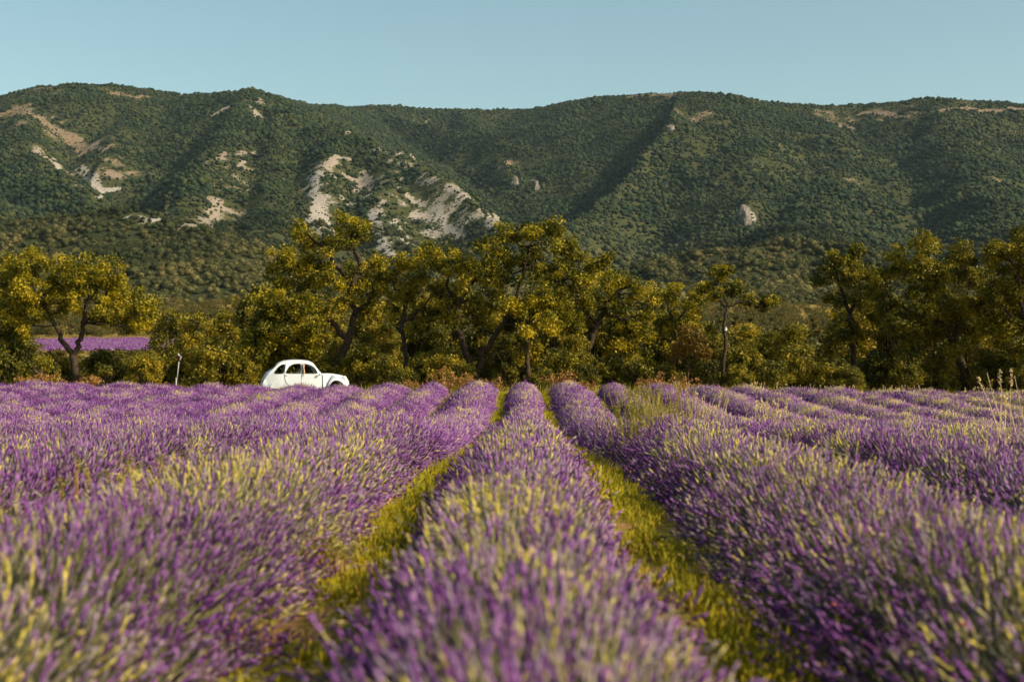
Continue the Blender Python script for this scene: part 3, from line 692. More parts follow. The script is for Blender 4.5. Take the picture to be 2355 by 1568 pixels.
BUSHES = [
    (15, 788, 62, 66.5, 'dark shrub filling the bottom left corner of the wood'), (95, 822, 42, 64.8, 'shrub behind the broken leaning stump'), (128, 808, 34, 67.5, 'shrub showing between the stump and the forked oak'),
    (235, 806, 44, 66.5, 'rounded shrub just right of the forked oak trunk'), (290, 803, 42, 67.5, 'golden shrub in front of the distant purple field'), (335, 812, 36, 65, 'low shrub left of the bent white post'),
    (372, 792, 40, 66.5, 'dark shrub right behind the bent white post'), (440, 762, 36, 67, 'upright shrub right of the bent white post'), (492, 780, 52, 65.5, 'wide bright shrub midway between the white post and the car'),
    (555, 815, 40, 65.8, 'shrub touching the rear of the white car'), (768, 822, 40, 67.5, 'dark shrub behind the bonnet of the white car'), (838, 795, 46, 66.5, 'dark shrub in front of the leaning oak, right of the car'), (890, 815, 38, 65.5, 'golden shrub left of the slender oak stem'),
    (975, 812, 40, 66.8, 'shrub right of the slender oak stem'), (1025, 802, 42, 65.2, 'bright rounded shrub left of the broad central oak trunk'), (870, 742, 42, 70.5, 'tall shrub behind the crown gap right of the leaning oak'), (1010, 752, 40, 71, 'tall shrub behind the gap left of the broad central oak'),
    (1150, 808, 40, 67.5, 'shaded shrub between the central oak and the straight trunk'), (1280, 800, 50, 66, 'wide shrub right of the straight brown trunk'), (1180, 770, 40, 71, 'tall shrub far behind the straight brown trunk'), (1325, 770, 42, 69, 'dark tall shrub under the right half of the central crown'),
    (1345, 838, 34, 64.5, 'low shrub at the edge of the field, right of the dry ferns'), (1410, 812, 46, 66.5, 'dark shrub below the bushy oak'), (1475, 828, 50, 64.8, 'bright spreading shrub in front of the bushy oak'),
    (1535, 842, 36, 64.9, 'small shrub left of the pale sapling'), (1630, 828, 34, 65.8, 'dark shrub between the sapling and the flat-topped oak'), (1645, 770, 40, 70, 'tall dark shrub behind the flat-topped oak'), (1712, 792, 44, 67, 'rounded shrub right of the flat-topped oak trunk'),
    (1770, 762, 48, 68.5, 'tall olive shrub in the open gap below the far conifers'), (1838, 795, 50, 66.3, 'olive shrub in front of the far conifers'), (1905, 822, 46, 65.4, 'golden tipped shrub at the foot of the right-hand trees'), (1955, 845, 34, 64.6, 'small low shrub at the field edge below the right-hand trees'),
    (2020, 808, 46, 66.8, 'dark shrub under the left side of the wide dark oak'), (2085, 815, 42, 66, 'dark shrub in the middle of the shade below the wide dark oak'), (2150, 812, 42, 67.4, 'shaded shrub left of the reddish trunk'), (2285, 808, 52, 66.2, 'shaded shrub right of the reddish trunk'),
    (2350, 828, 42, 64.9, 'shrub at the right edge behind the tall dry grass'), (1780, 830, 42, 65, 'low olive shrub right of the flat-topped oak'), (1700, 835, 34, 64.6, 'low dark shrub at the foot of the flat-topped oak'), (600, 700, 46, 72, 'tall shrub beyond the low dense oak'),
    (455, 720, 46, 76, 'olive shrub in the open gap behind the white post'), (530, 712, 48, 78, 'olive shrub in the open gap, beyond the wide bright shrub'), (390, 712, 44, 79, 'olive shrub behind the right end of the forked oak crown'),
    (1065, 838, 36, 64.9, 'low shrub in front of the forked central trunk'), (1240, 842, 30, 64.9, 'low shrub at the foot of the straight brown trunk'), (930, 848, 34, 64.6, 'low shrub at the foot of the slender oak')]
for k, (a, b, c, d, lab) in enumerate(BUSHES): bush(a, b, c, d, lab, k)

THICKET = [(600, 655, 60, 76, 'dense young oak filling the gap left of the leaning oak'), (745, 680, 60, 77, 'dense young oak behind the white car roof'), (860, 690, 60, 74, 'dense young oak behind the leaning oak trunk'),
    (945, 668, 58, 77, 'dense young oak behind the slender oak stem'), (1035, 672, 58, 76, 'dense young oak left of the forked central trunk'), (1115, 690, 58, 74, 'dense young oak seen through the fork of the central oak'),
    (1190, 690, 60, 77, 'dense young oak behind the straight brown trunk'), (1270, 680, 60, 75, 'dense young oak under the right half of the central crown'), (1350, 690, 56, 77, 'dense young oak behind the dark bushy oak'),
    (1440, 700, 56, 76, 'dense young oak behind the bright spreading shrub'), (1520, 715, 54, 77, 'dense young oak behind the round-headed oak'), (1620, 735, 56, 76, 'dense young oak left behind the flat-topped oak'), (1710, 745, 56, 78, 'dense young oak right behind the flat-topped oak'),
    (1955, 705, 60, 76, 'dense young oak behind the oak with upright sprigs'), (2040, 690, 62, 77, 'dense young oak behind the left side of the wide dark oak'), (2130, 690, 62, 75, 'dense young oak behind the middle of the wide dark oak'),
    (2220, 685, 62, 77, 'dense young oak behind the reddish trunk'), (2310, 690, 62, 75, 'dense young oak behind the rightmost trees'), (-5, 720, 60, 74, 'dense young oak at the left edge behind the oaks'), (500, 735, 52, 74, 'dense young oak left of the low dense oak'), (1830, 745, 52, 76, 'dense young oak in the open gap of the tree line')]
for k, (a, b, c, d, lab) in enumerate(THICKET):
    o = bush(a, b, c, d, lab, k, 'young_oak', 'young oaks behind the tree line'); o['category'] = 'tree'; o.children[0].name = 'crown'
# the wood on the plain behind: crowns that read as one mass
n = 9500
py = 76 * (780 / 76) ** rng.random(n); px = rng.uniform(-.64, .64, n) * py
q = px / py
open_ = ((q > -.352) & (q < -.225) & (py < 425))
keep = ~open_ & ((py > 92) | (np.abs(q) > .41))
px, py = px[keep], py[keep]; n = len(px); s_ = rng.uniform(3.4, 6.2, n) * np.clip(.55 + py / 500, .6, 1.15)
tid = np.where(rng.random(n) < .08, 3, rng.integers(0, 3, n))
scl = np.stack([s_ * 1.25, s_ * 1.25, s_ * rng.uniform(.7, 1.0, n)], 1)
o = scatter('distant_wood', [wood_template(60 + k, k == 3) for k in range(4)], [M['wood']], np.stack([px, py, plain(px, py) - .2], 1), scl, rng.uniform(0, 6.28, n), tid, rng.random(n))
tag(o, 'olive green wood on the plain between the oaks and the mountain', 'wood', kind='stuff')
# shrubs beyond the open ground hide the near side of the far lavender field
n = 560; px = rng.uniform(-.37, -.21, n); py = rng.uniform(95, 298, n); px *= py
s_ = rng.uniform(1.0, 1.9, n) * np.clip(1.5 - py / 300, .7, 1.2); scl = np.stack([s_ * 1.6, s_ * 1.6, s_], 1)
o = scatter('scrub', [wood_template(70 + k, False) for k in range(3)], [M['wood']], np.stack([px, py, plain(px, py) - .2], 1), scl, rng.uniform(0, 6.28, n), rng.integers(0, 3, n), rng.random(n))
tag(o, 'low scrub on the open ground before the distant purple field', 'scrub', kind='stuff')

# the second lavender field, far off on the left: bushy rows, too distant to count
g = Geo()
n = 60000
rx = rng.integers(0, 52, n) * 1.8 - 150 + rng.normal(0, .42, n); ry = rng.uniform(305, 405, n)
k_ = (rx > -.348 * ry) & (rx < (-.245 + .02 * fbm(rx / 9, ry / 9, 2)) * ry) & (ry < 395 + 16 * fbm(rx / 12, ry * 0, 3)); rx, ry = rx[k_], ry[k_]; n = len(rx)
pz = plain(rx, ry) + .5 * np.sqrt(np.clip(1 - ((((rx + 150.9) % 1.8) - .9) / .8) ** 2, 0, 1))
spindles(g, np.stack([rx, ry, pz - .15], 1), rng.normal(0, .25, (n, 3)) + np.array([0, 0, 1]), rng.uniform(.35, .6, n), rng.uniform(.12, .22, n), [(0, 1), (1, 0)], 3, rnd=rng.random(n) * .5, top=0.0)
o = g.obj('lavender_field', [M['lav']]); o.color = (.54, 0, 0, 1); o['kind'] = 'structure'

# ------------------------------------------------------------------ lavender rows
SP, Y_END = 1.8, 58.6
def row_meshes(seed, y0, a0, dens=1.0, near=True):
    """one row along +Y from y0 to Y_END following the ground profile: foliage mound, stems, flower spikes"""
    global rng
    keep_rng = rng; rng = np.random.default_rng(seed)
    s1, s2 = seed * 3.7, seed * 8.1
    def size(y):
        a = a0 * (1 + .16 * fbm(y * .55 + s1, np.zeros_like(y) + s2, 2)); b = (.50 if near else .45) * (1 + .22 * fbm(y * .7 + s2, np.zeros_like(y) + s1, 2))
        e = np.clip((Y_END - y) / .9, 0, 1); e = np.sqrt(1 - (1 - e) ** 2); e0 = np.clip((y - y0) / .8, 0.02, 1); e0 = np.sqrt(1 - (1 - e0) ** 2)
        return a * e * e0, b * e * e0
    cx = lambda y: .07 * fbm(y * .25 + s2, np.zeros_like(y) + 3.3, 2)
    # mound
    ys = np.arange(y0, Y_END + .01, .22); ph = np.linspace(0, math.pi, 13)
    a, b = size(ys); k = .74 + .10 * fbm(ys[:, None] * 2.2 + s1, ph[None] * 2.5, 2)
    X = cx(ys)[:, None] + (a[:, None] * k) * np.cos(ph)[None]; Z = prof(ys)[:, None] - .03 + (b[:, None] * k) * np.sin(ph)[None]
    Yg = ys[:, None] + .06 * fbm(ys[:, None] * 3 + 9, ph[None] * 3, 2)
    g0 = Geo(); n1, n2 = len(ys), len(ph)
    i = (np.arange(n1 - 1)[:, None] * n2 + np.arange(n2 - 1)[None]).ravel()
    g0.add(np.stack([X, Yg, Z], -1), [np.stack([i, i + 1, i + n2 + 1, i + n2], 1)])
    # spikes by distance band: near ones in full, far ones simpler
    g1, g2 = Geo(), Geo()
    bands = [(y0, 9, 760, .0066, .068, 2), (9, 20, 660, .0085, .08, 1), (20, 34, 640, .0118, .09, 0), (34, Y_END, 560, .0145, .10, 0)]
    if not near: bands[0] = (y0, 9, 520, .010, .085, 1)
    for ya, yb, dn, hr, hl, lod in bands:
        ya = max(ya, y0)
        if yb <= ya: continue
        n = int((yb - ya) * 1.75 * dn * dens); y = rng.uniform(ya, yb, n)
        phi = np.clip(rng.uniform(-.12, math.pi + .12, n), .03, math.pi - .03)
        a, b = size(y); jt = 1 + rng.normal(0, .115, n) + .10 * fbm(y * 2.6 + s1, phi * 3.2, 2)
        d = np.stack([np.cos(phi) * 1.0, rng.normal(0, .22, n) - .05, np.sin(phi) * .9 + .40], 1) + rng.normal(0, .27, (n, 3))
        d /= np.linalg.norm(d, axis=1, keepdims=True)
        tip = np.stack([cx(y) + a * np.cos(phi) * jt, y, prof(y) + np.maximum(b * np.sin(phi) * jt, .05)], 1)
        L = rng.uniform(.55, 1.35, n) * hl; rad = rng.uniform(.75, 1.25, n) * hr
        rn = np.clip(rng.beta(1.6, 2.2, n) + .35 * fbm(y * 1.4 + s2, phi * 1.6 + s1, 2), 0, 1)
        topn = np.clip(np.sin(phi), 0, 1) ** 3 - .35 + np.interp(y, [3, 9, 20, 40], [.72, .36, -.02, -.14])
        P = tip - d * L[:, None]
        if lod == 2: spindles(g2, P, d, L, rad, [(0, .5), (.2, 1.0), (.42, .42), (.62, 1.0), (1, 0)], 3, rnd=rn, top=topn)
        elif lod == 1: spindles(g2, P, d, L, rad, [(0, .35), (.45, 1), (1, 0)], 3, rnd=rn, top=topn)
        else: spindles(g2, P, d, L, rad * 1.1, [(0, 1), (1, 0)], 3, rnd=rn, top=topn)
        if lod:
            m = int(n * (1.0 if lod == 2 else .6)); sl = rng.uniform(.12, .22, m)
            spindles(g1, P[:m] - d[:m] * sl[:, None], d[:m], sl, np.full(m, .0022 if lod == 2 else .0032), [(0, 1), (1, 0)], 3, rnd=rng.random(m))
            kx = n // 6 if lod == 2 else n // 7          # bare green stalks and narrow leaves
            y2 = rng.uniform(ya, yb, kx); p2 = rng.uniform(.1, math.pi - .1, kx); a, b = size(y2)
            d2 = np.stack([np.cos(p2), rng.normal(0, .25, kx), np.sin(p2) * .9 + .4], 1) + rng.normal(0, .2, (kx, 3)); r2 = rng.uniform(.62, .86, kx)
            spindles(g1, np.stack([cx(y2) + a * np.cos(p2) * r2, y2, prof(y2) + b * np.sin(p2) * r2], 1), d2, rng.uniform(.10, .2, kx), np.full(kx, .0045), [(0, .8), (.5, 1), (1, 0)], 3, rnd=rng.random(kx))
    out = (g0.mesh('foliage', [M['foliage']], True), g1.mesh('stems', [M['stem']]), g2.mesh('flower_spikes', [M['lav']]))
    rng = keep_rng
    return out
near_a, near_b = row_meshes(11, 1.2, .53), row_meshes(12, 1.2, .72)
far_a, far_b = row_meshes(14, 2.5, .80, near=False), row_meshes(15, 2.5, .78, near=False)
ORD = ['', 'first', 'second', 'third', 'fourth', 'fifth', 'sixth', 'seventh', 'eighth', 'ninth', 'tenth', 'eleventh', 'twelfth', 'thirteenth', 'fourteenth', 'fifteenth']
for k in range(-15, 16):
    ms = near_a if k in (0, 2, -2) else near_b if abs(k) == 1 else (far_a if k % 2 else far_b)
    x = k * SP
    root = empty('lavender_row', (x, 0 if k == 0 else float(rng.uniform(-.25, .25)), float(cross(x))))
    lab = 'central lavender row running straight away from the viewer' if k == 0 else '%s lavender row to the %s of the central row' % (ORD[abs(k)], 'left' if k < 0 else 'right')
    tag(root, lab, 'lavender row', 'parallel rows of the lavender field')
    for nm, me in zip(('foliage', 'stems', 'flower_spikes'), ms):
        o = bpy.data.objects.new(nm, me); col.objects.link(o); o.parent = root
        if k % 3 == 2: o.scale = (-1, 1, 1)
        bias = .41 + .010 * k + [0, .03, -.03, .02][k % 4] + (.04 if k >= 0 else 0)
        o.color = (bias, 0, 0, 1)
        if nm != 'foliage': o['kind'] = 'stuff'

# grass in the strips between the rows
g = Geo()
for k in range(-9, 10):
    x0 = (k + .5) * SP; near_ = 3.0 if k in (-1, 0) else max(4, abs(k + .5) * 4.4)
    for ya, yb, dn, h in ((near_, 12, 900, .09), (12, 30, 420, .12), (30, 60, 220, .15)):
        if k not in (-1, 0): dn = dn * .3
        ya = max(ya, near_)
        if yb <= ya: continue
        n = int((yb - ya) * .62 * dn); y = rng.uniform(ya, yb, n); x = x0 + rng.normal(0, .19, n)
        keep = fbm(x * 1.7, y * 1.1, 3) > np.where(x < x0 - .14, .10, -.18); x, y = x[keep], y[keep]; n = len(x)
        d = rng.normal(0, .42, (n, 3)); d[:, 2] = 1
        spindles(g, np.stack([x, y, prof(y) + cross(x) - .01], 1), d, rng.uniform(.5, 1.4, n) * h, np.full(n, .006 if yb < 13 else .011 if yb < 31 else .02), [(0, 1), (.6, .8), (1, 0)] if yb < 13 else [(0, 1.1), (1, 0)], 3,
                 rnd=np.clip(rng.normal(.45, .22, n), 0, 1))
tag(g.obj('path_grass', [M['grass']]), 'yellow green grass growing in the strips between the lavender rows', 'grass', kind='stuff')
# dry grass along the far headland
g = Geo(); n = 9000; x = rng.uniform(-27, 27, n); y = 59.3 + rng.random(n) ** 1.5 * 8
keep = fbm(x * .5, y * .5, 3) > -.1; x, y = x[keep], y[keep]; n = len(x)
d = rng.normal(0, .3, (n, 3)); d[:, 2] = 1
spindles(g, np.stack([x, y, plain(x, y) - .02], 1), d, rng.uniform(.2, .65, n), np.full(n, .015), [(0, 1), (1, 0)], 3, rnd=rng.random(n))
tag(g.obj('headland_grass', [M['weed']]), 'dry yellow grass along the far edge of the lavender field', 'grass', kind='stuff')

# stones and dry litter along the strips
g = Geo(); n = 2600
kk = rng.choice([-2, -1, -1, -1, 0, 0, 1], n); y = rng.uniform(3.5, 45, n); x = (kk + .5) * SP + np.where(rng.random(n) < .6, -.28, .28) + rng.normal(0, .08, n)
d = rng.normal(size=(n, 3)); sz = rng.uniform(.012, .035, n)
spindles(g, np.stack([x, y, prof(y) + cross(x) + .005], 1), d, sz * 1.6, sz, [(0, 0), (.5, 1), (1, 0)], 5, rnd=rng.random(n))
tag(g.obj('gravel', [M['dry']]), 'pale stones and dry litter at the edges of the strips', 'gravel', kind='stuff')

# ------------------------------------------------------------------ weeds, ferns, flowers
def grass_tuft(name, x, y, n, h, spread, label, matn, head=0.0, lean=(0, 0), base=None, group='weeds growing out of the lavender', thick=.0055):
    z = float(prof(y) + cross(x)); root = empty(name, (x, y, z)); tag(root, label, 'grass', group)
    g = Geo(); gh = Geo()
    for i in range(n):
        b = rng.normal(0, spread, 2); L = h * rng.uniform(.65, 1.1); dx, dy = rng.normal(0, .16, 2) + np.array(lean)
        p = [np.array([b[0], b[1], 0]), np.array([b[0] + dx * L * .3, b[1] + dy * L * .3, L * .5]), np.array([b[0] + dx * L * .8, b[1] + dy * L * .8, L * .95])]
        tube(g, wobble(p, .015, 2), np.linspace(thick, thick * .5, 5), 3, rnd=float(rng.random()))
        if head and rng.random() < .8:
            k = 26; t = rng.random(k); top = p[2]; dirn = (p[2] - p[1]) / np.linalg.norm(p[2] - p[1])
            C = top + dirn[None] * (t[:, None] - .5) * head + rng.normal(0, .012, (k, 3)) * (1.2 - np.abs(t - .4))[:, None]
            leaves(gh, C, np.full(k, .034 if matn == 'straw' else .02), rnd=rng.random(k))
    g.obj('stalks', [M[matn]], root)['kind'] = 'stuff'
    if head: gh.obj('seed_heads', [M['straw' if matn == 'straw' else 'weed']], root)['kind'] = 'stuff'
    return root
grass_tuft('weed_clump', 1.38, 16.8, 60, .95, .13, 'tall yellow green weed clump beside the central row, its left stems thickest', 'weed', .1, (-.05, 0))
grass_tuft('weed_clump', 1.75, 17.6, 70, .92, .2, 'tall yellow green weed clump in the first row right of centre, right half', 'weed', .12)
grass_tuft('weed_clump', 1.6, 18.8, 50, 1.0, .2, 'yellow green weed stems behind the weed clump right of the central row', 'weed', .12)
grass_tuft('dry_grass', 3.25, 26, 26, 1.05, .16, 'pale dry grass tuft right of the yellow green weeds, below the sapling', 'straw', .2, (.1, 0))
grass_tuft('dry_grass', 4.35, 25.5, 26, .95, .13, 'whitish dry grass tuft standing alone right of the weeds', 'straw', .2, (.05, 0))
grass_tuft('dry_grass', 5.18, 15.2, 5, 1.32, .05, 'tall bare straw stalks with feathery heads near the right edge', 'straw', .16, (-.12, 0), thick=.005)
grass_tuft('dry_grass', 5.42, 15.3, 4, 1.36, .04, 'tall straw stalk cut by the right edge of the picture', 'straw', .2, (.0, 0), thick=.005)
grass_tuft('dry_grass', 4.9, 14.6, 5, .85, .1, 'short pale grass heads beside the tall straw stalks', 'straw', .1)
grass_tuft('dry_grass', .28, 40, 5, 1.0, .08, 'single wispy dry grass standing on the central row', 'straw', .12, (-.06, 0), thick=.006)
grass_tuft('dry_grass', -3.35, 33, 16, .72, .14, 'pale weed patch between the second and third rows left of centre', 'straw', .08)
grass_tuft('weed_clump', -1.12, 5.6, 40, .16, .2, 'dry tan weeds at the left edge of the path left of the central row', 'dry', .05)
grass_tuft('weed_clump', -2.6, 9.5, 60, .5, .4, 'orange tan weeds between the first two rows on the left', 'dry', .08)

grass_tuft('weed_clump', -1.16, 7.6, 60, .18, .16, 'low orange weeds further up the left edge of the path left of centre', 'dry', .05)
for q, (x_, y_, lab) in enumerate(((6.4, 57.5, 'first'), (9.6, 58.0, 'second'), (12.4, 57.6, 'third'), (15.6, 58.2, 'fourth'), (18.4, 57.4, 'fifth'))):
    grass_tuft('dry_grass', x_, y_, 26, .62, .45, '%s tan grass tuft right of the pale sapling along the far edge of the field' % lab, 'straw', .08, thick=.006)
def dry_fern(px_, py_, d, s_, label):
    p = at(px_, py_, d); root = empty('dry_fern', (p.x, p.y, float(plain(p.x, p.y)))); tag(root, label, 'fern', 'dead ferns at the row ends')
    g = Geo()
    for i in range(15):
        a = rng.uniform(0, 6.28); L = s_ * rng.uniform(.6, 1.15); up = rng.uniform(.5, 1.1)
        q = [np.array([0, 0, 0]), np.array([math.cos(a) * L * .3, math.sin(a) * L * .3, L * up * .75]), np.array([math.cos(a) * L * .7, math.sin(a) * L * .7, L * up * .95]), np.array([math.cos(a) * L * .95, math.sin(a) * L * .95, L * up * .7])]
        w_ = wobble(q, .05, 3); tube(g, w_, np.linspace(.012, .004, len(w_)), 4, rnd=.4)
        k = 40; t = rng.uniform(.25, 1, k) * (len(w_) - 1); i0 = np.minimum(t.astype(int), len(w_) - 2); W_ = np.array(w_)
        C = W_[i0] + (W_[i0 + 1] - W_[i0]) * (t - i0)[:, None] + rng.normal(0, .045, (k, 3)); leaves(g, C, np.full(k, .11), aspect=.45, rnd=rng.random(k))
    g.obj('fronds', [M['dry']], root)
for a in [(1048, 893, 60.5, 1.0, 'curled orange fern at the end of the path left of the central row, larger'), (1020, 893, 61, .7, 'orange fern behind the second row left of centre'),
          (1133, 897, 60.2, .62, 'small orange fern closing the path left of the central row'), (1278, 895, 60.4, .95, 'curled orange fern at the end of the path right of the central row'),
          (1345, 898, 60.5, .55, 'small tan fern right of the first right-hand row end'), (1508, 892, 61.5, .95, 'rust brown fern left of the pale sapling'), (1575, 885, 62, .8, 'rust brown fern at the foot of the pale sapling'),
          (112, 880, 61.5, .95, 'orange fern beside the broken leaning stump'), (205, 886, 61, .75, 'orange fern at the foot of the forked oak'), (65, 884, 61.5, .7, 'tan fern at the far left edge of the field'),
          (955, 897, 61.0, .6, 'tan fern between the row ends right of the car')]: dry_fern(*a)

# broken stump leaning at the left
p = at(103, 888, 62); root = empty('dead_stump', (p.x, p.y, float(plain(p.x, p.y)) - .05)); tag(root, 'broken dead stump leaning left in front of the forked oak', 'stump')
q0 = np.array(root.location); g = Geo()
w_ = wobble([np.zeros(3), np.array(at(92, 868, 62)) - q0, np.array(at(77, 848, 62)) - q0], .04, 3)
tube(g, w_, np.linspace(.11, .06, len(w_)), 8); g.obj('stem', [M['bark']], root, True)
g = Geo()
for e in ((-.18, 0, .2), (.1, .05, .22)): tube(g, [w_[4], w_[4] + np.array(e) * .6, w_[4] + np.array(e)], [.03, .022, .01], 5)
g.obj('snag', [M['bark']], root, True)

def poppy(px_, py_, d, label, c):
    p = at(px_, py_, d); zg = float(prof(p.y) + cross(p.x)); root = empty('poppy', (p.x, p.y, zg)); tag(root, label, 'flower', 'orange flowers in the lavender')
    h = p.z - zg; g = Geo(); tube(g, wobble([(0, 0, 0), (.02, 0, h * .5), (0, 0, h)], .02, 3), np.linspace(.004, .003, 7), 4, rnd=.3); g.obj('stem', [M['weed']], root)
    pm = mat('poppy_petal', c, .6, .2)
    for i in range(4):
        a = i * math.pi / 2 + .3; g = Geo(); V = []
        for t, w_, zz in ((0, .003, 0), (.35, .009, .006), (.75, .012, .013), (1, .007, .015)):
            for s_ in (-1, 0, 1): V.append((math.cos(a) * t * .016 - math.sin(a) * s_ * w_, math.sin(a) * t * .016 + math.cos(a) * s_ * w_, h + zz + abs(s_) * .003))
        g.add(V, [[[r * 3 + c_, r * 3 + c_ + 1, r * 3 + c_ + 4, r * 3 + c_ + 3] for r in range(3) for c_ in range(2)]]); g.obj('petal', [pm], root)
poppy(1920, 1399, 5.0, 'orange red poppy low in the right foreground lavender, left one', (.80, .20, .03))
poppy(2220, 1446, 4.1, 'orange red poppy at the lower right, nearest the edge', (.75, .12, .02))
poppy(1888, 955, 15.5, 'orange flower floating over the lavender right of the dry grass tuft', (.62, .20, .02))

# ------------------------------------------------------------------ bent white marker post
PD = 61.5
p0 = at(404, 900, PD); root = empty('marker_post', (p0.x, p0.y, float(plain(p0.x, p0.y)))); tag(root, 'thin white post leaning right with a bent tip, left of the white car', 'post')
L0 = np.array(root.location); Q = lambda x_, y_: np.array(at(x_, y_, PD)) - L0
M['white_paint'] = mat('weathered_white', (.30, .31, .31), .8)
g = Geo(); tube(g, [(0, 0, 0), Q(405.5, 868) + np.array([0, 0, 0])], [.034, .034], 8); g.obj('lower_tube', [M['white_paint']], root, True)
g = Geo(); tube(g, [Q(407.2, 872), Q(409, 852), Q(411.5, 832)], [.026, .026, .024], 8); g.obj('upper_tube', [M['white_paint']], root, True)
g = Geo(); tube(g, [Q(411.5, 832), Q(417.5, 820)], [.02, .018], 8); tube(g, [Q(417.5, 820.5), Q(410.5, 817)], [.016, .016], 6); g.obj('bent_tip', [M['white_paint']], root, True)
g = Geo(); tube(g, [Q(412.5, 818.5), Q(409.5, 815), Q(411, 812.5)], [.045, .05, .015], 7); g.obj('cap', [M['white_paint']], root, True)
g = Geo(); a_, b_, c_ = Q(410.5, 829), Q(416, 820), Q(409.5, 819); V = []
for o_ in (-.008, .008): V += [a_ + [0, o_, 0], b_ + [0, o_, 0], c_ + [0, o_, 0]]
g.add(V, [[[0, 1, 2], [5, 4, 3]], [[0, 3, 4, 1], [1, 4, 5, 2], [2, 5, 3, 0]]]); g.obj('plate', [mat('dark_red_paint', (.10, .012, .015), .6)], root)

# ------------------------------------------------------------------ the white car (x forward, origin on the ground under the middle)
CD, CTH = 61.2, R(15)
pc = at(703, 900, CD); CAR = empty('car', (pc.x, pc.y, .44), CTH)
tag(CAR, 'small white vintage car with a rounded roof parked beyond the lavender', 'car')
cw = mat('white_car_paint', (.56, .61, .68), .35, .5); rub = mat('black_rubber', (.02, .02, .02), .8); chrome = mat('brushed_chrome', (.6, .6, .6), .3, .5, 1.0)
dark = mat('dark_trim', (.03, .03, .03), .7); grey = mat('grey_seam', (.16, .16, .15), .7)
glass = mat('window_glass', (.8, .9, .9), .03, .5)
b_ = glass.node_tree.nodes['Principled BSDF']; b_.inputs['Transmission Weight'].default_value = 1.0; b_.inputs['IOR'].default_value = 1.05; b_.inputs['Base Color'].default_value = (.35, .42, .42, 1)
seatm = mat('grey_seat_cloth', (.09, .09, .10), .9)
CXO = 1.915
def W_(x, z):
    """half width of the cabin at length x and height z"""
    w = .665 - .11 * np.clip((z - 1.0) / .55, 0, 1) ** 1.3 - .03 * np.clip((.6 - z) / .3, 0, 1)
    return w - .13 * np.clip((.75 - x) / .75, 0, 1) ** 1.6 - .07 * np.clip((x - 2.3) / .4, 0, 1)
UP = [(.03, .56), (.08, .70), (.18, .88), (.29, 1.05), (.41, 1.17), (.53, 1.28), (.64, 1.39), (.76, 1.48), (.96, 1.555), (1.3, 1.59), (1.72, 1.585), (2.0, 1.545), (2.16, 1.47), (2.26, 1.36), (2.34, 1.25), (2.44, 1.12), (2.53, 1.02), (2.66, .99)]
LOWR = [(2.68, .40), (1.4, .37), (1.12, .38), (.75, .39), (.39, .39), (.08, .40)]
def smooth_poly(pts, n=4):
    pts = [np.array(p, float) for p in pts]; out = []
    for i in range(len(pts)):
        p0_, p1, p2, p3 = pts[i - 1], pts[i], pts[(i + 1) % len(pts)], pts[(i + 2) % len(pts)]
        for t in np.arange(n) / n:
            out.append(.5 * ((2 * p1) + (p2 - p0_) * t + (2 * p0_ - 5 * p1 + 4 * p2 - p3) * t * t + (3 * p1 - p0_ - 3 * p2 + p3) * t ** 3))
    return out
WIN = [[(.515, 1.07), (.545, 1.03), (.70, 1.015), (.875, 1.03), (.93, 1.10), (.975, 1.25), (.99, 1.36), (.96, 1.41), (.86, 1.41), (.72, 1.33), (.60, 1.20)],
       [(1.02, 1.04), (1.30, 1.03), (1.60, 1.035), (1.635, 1.07), (1.635, 1.40), (1.60, 1.445), (1.50, 1.45), (1.30, 1.415), (1.14, 1.31), (1.04, 1.15)],
       [(1.72, 1.035), (2.05, 1.03), (2.30, 1.035), (2.335, 1.07), (2.28, 1.19), (2.16, 1.32), (2.0, 1.40), (1.85, 1.435), (1.735, 1.44), (1.705, 1.40), (1.70, 1.07)]]
def planar(outer, holes, grid_=None):
    bm = bmesh.new(); es = []
    for loop in [outer] + holes:
        vs = [bm.verts.new((p[0], 0, p[1])) for p in loop]
        for i in range(len(vs)): es.append(bm.edges.new((vs[i], vs[(i + 1) % len(vs)])))
    bmesh.ops.triangle_fill(bm, use_beauty=True, use_dissolve=False, edges=es)
    for zc in (1.04, 1.2, 1.36, .7):
        bmesh.ops.bisect_plane(bm, geom=bm.verts[:] + bm.edges[:] + bm.faces[:], plane_co=(0, 0, zc), plane_no=(0, 0, 1))
    for xc in (.3, .55, .8, 2.35):
        bmesh.ops.bisect_plane(bm, geom=bm.verts[:] + bm.edges[:] + bm.faces[:], plane_co=(xc, 0, 0), plane_no=(1, 0, 0))
    V = np.array([v.co[:] for v in bm.verts]); bm.verts.index_update(); bm.faces.ensure_lookup_table()
    F = [[v.index for v in f.verts] for f in bm.faces]; bm.free()
    T = [f for f in F if len(f) == 3]; Q4 = [f for f in F if len(f) == 4]
    for f in F:
        if len(f) > 4: T += [[f[0], f[i], f[i + 1]] for i in range(1, len(f) - 1)]
    return V, [f for f in (T, Q4) if f]
def on_side(V, s_, off=0.0):
    V = np.array(V, float).copy(); V[:, 1] = s_ * (W_(V[:, 0], V[:, 2]) + off); V[:, 0] -= CXO; return V
g = Geo(); outline = UP + LOWR; holes = [smooth_poly(w_, 3) for w_ in WIN]
V, F = planar(outline, holes)
for s_ in (-1, 1): g.add(on_side(V, s_), F)
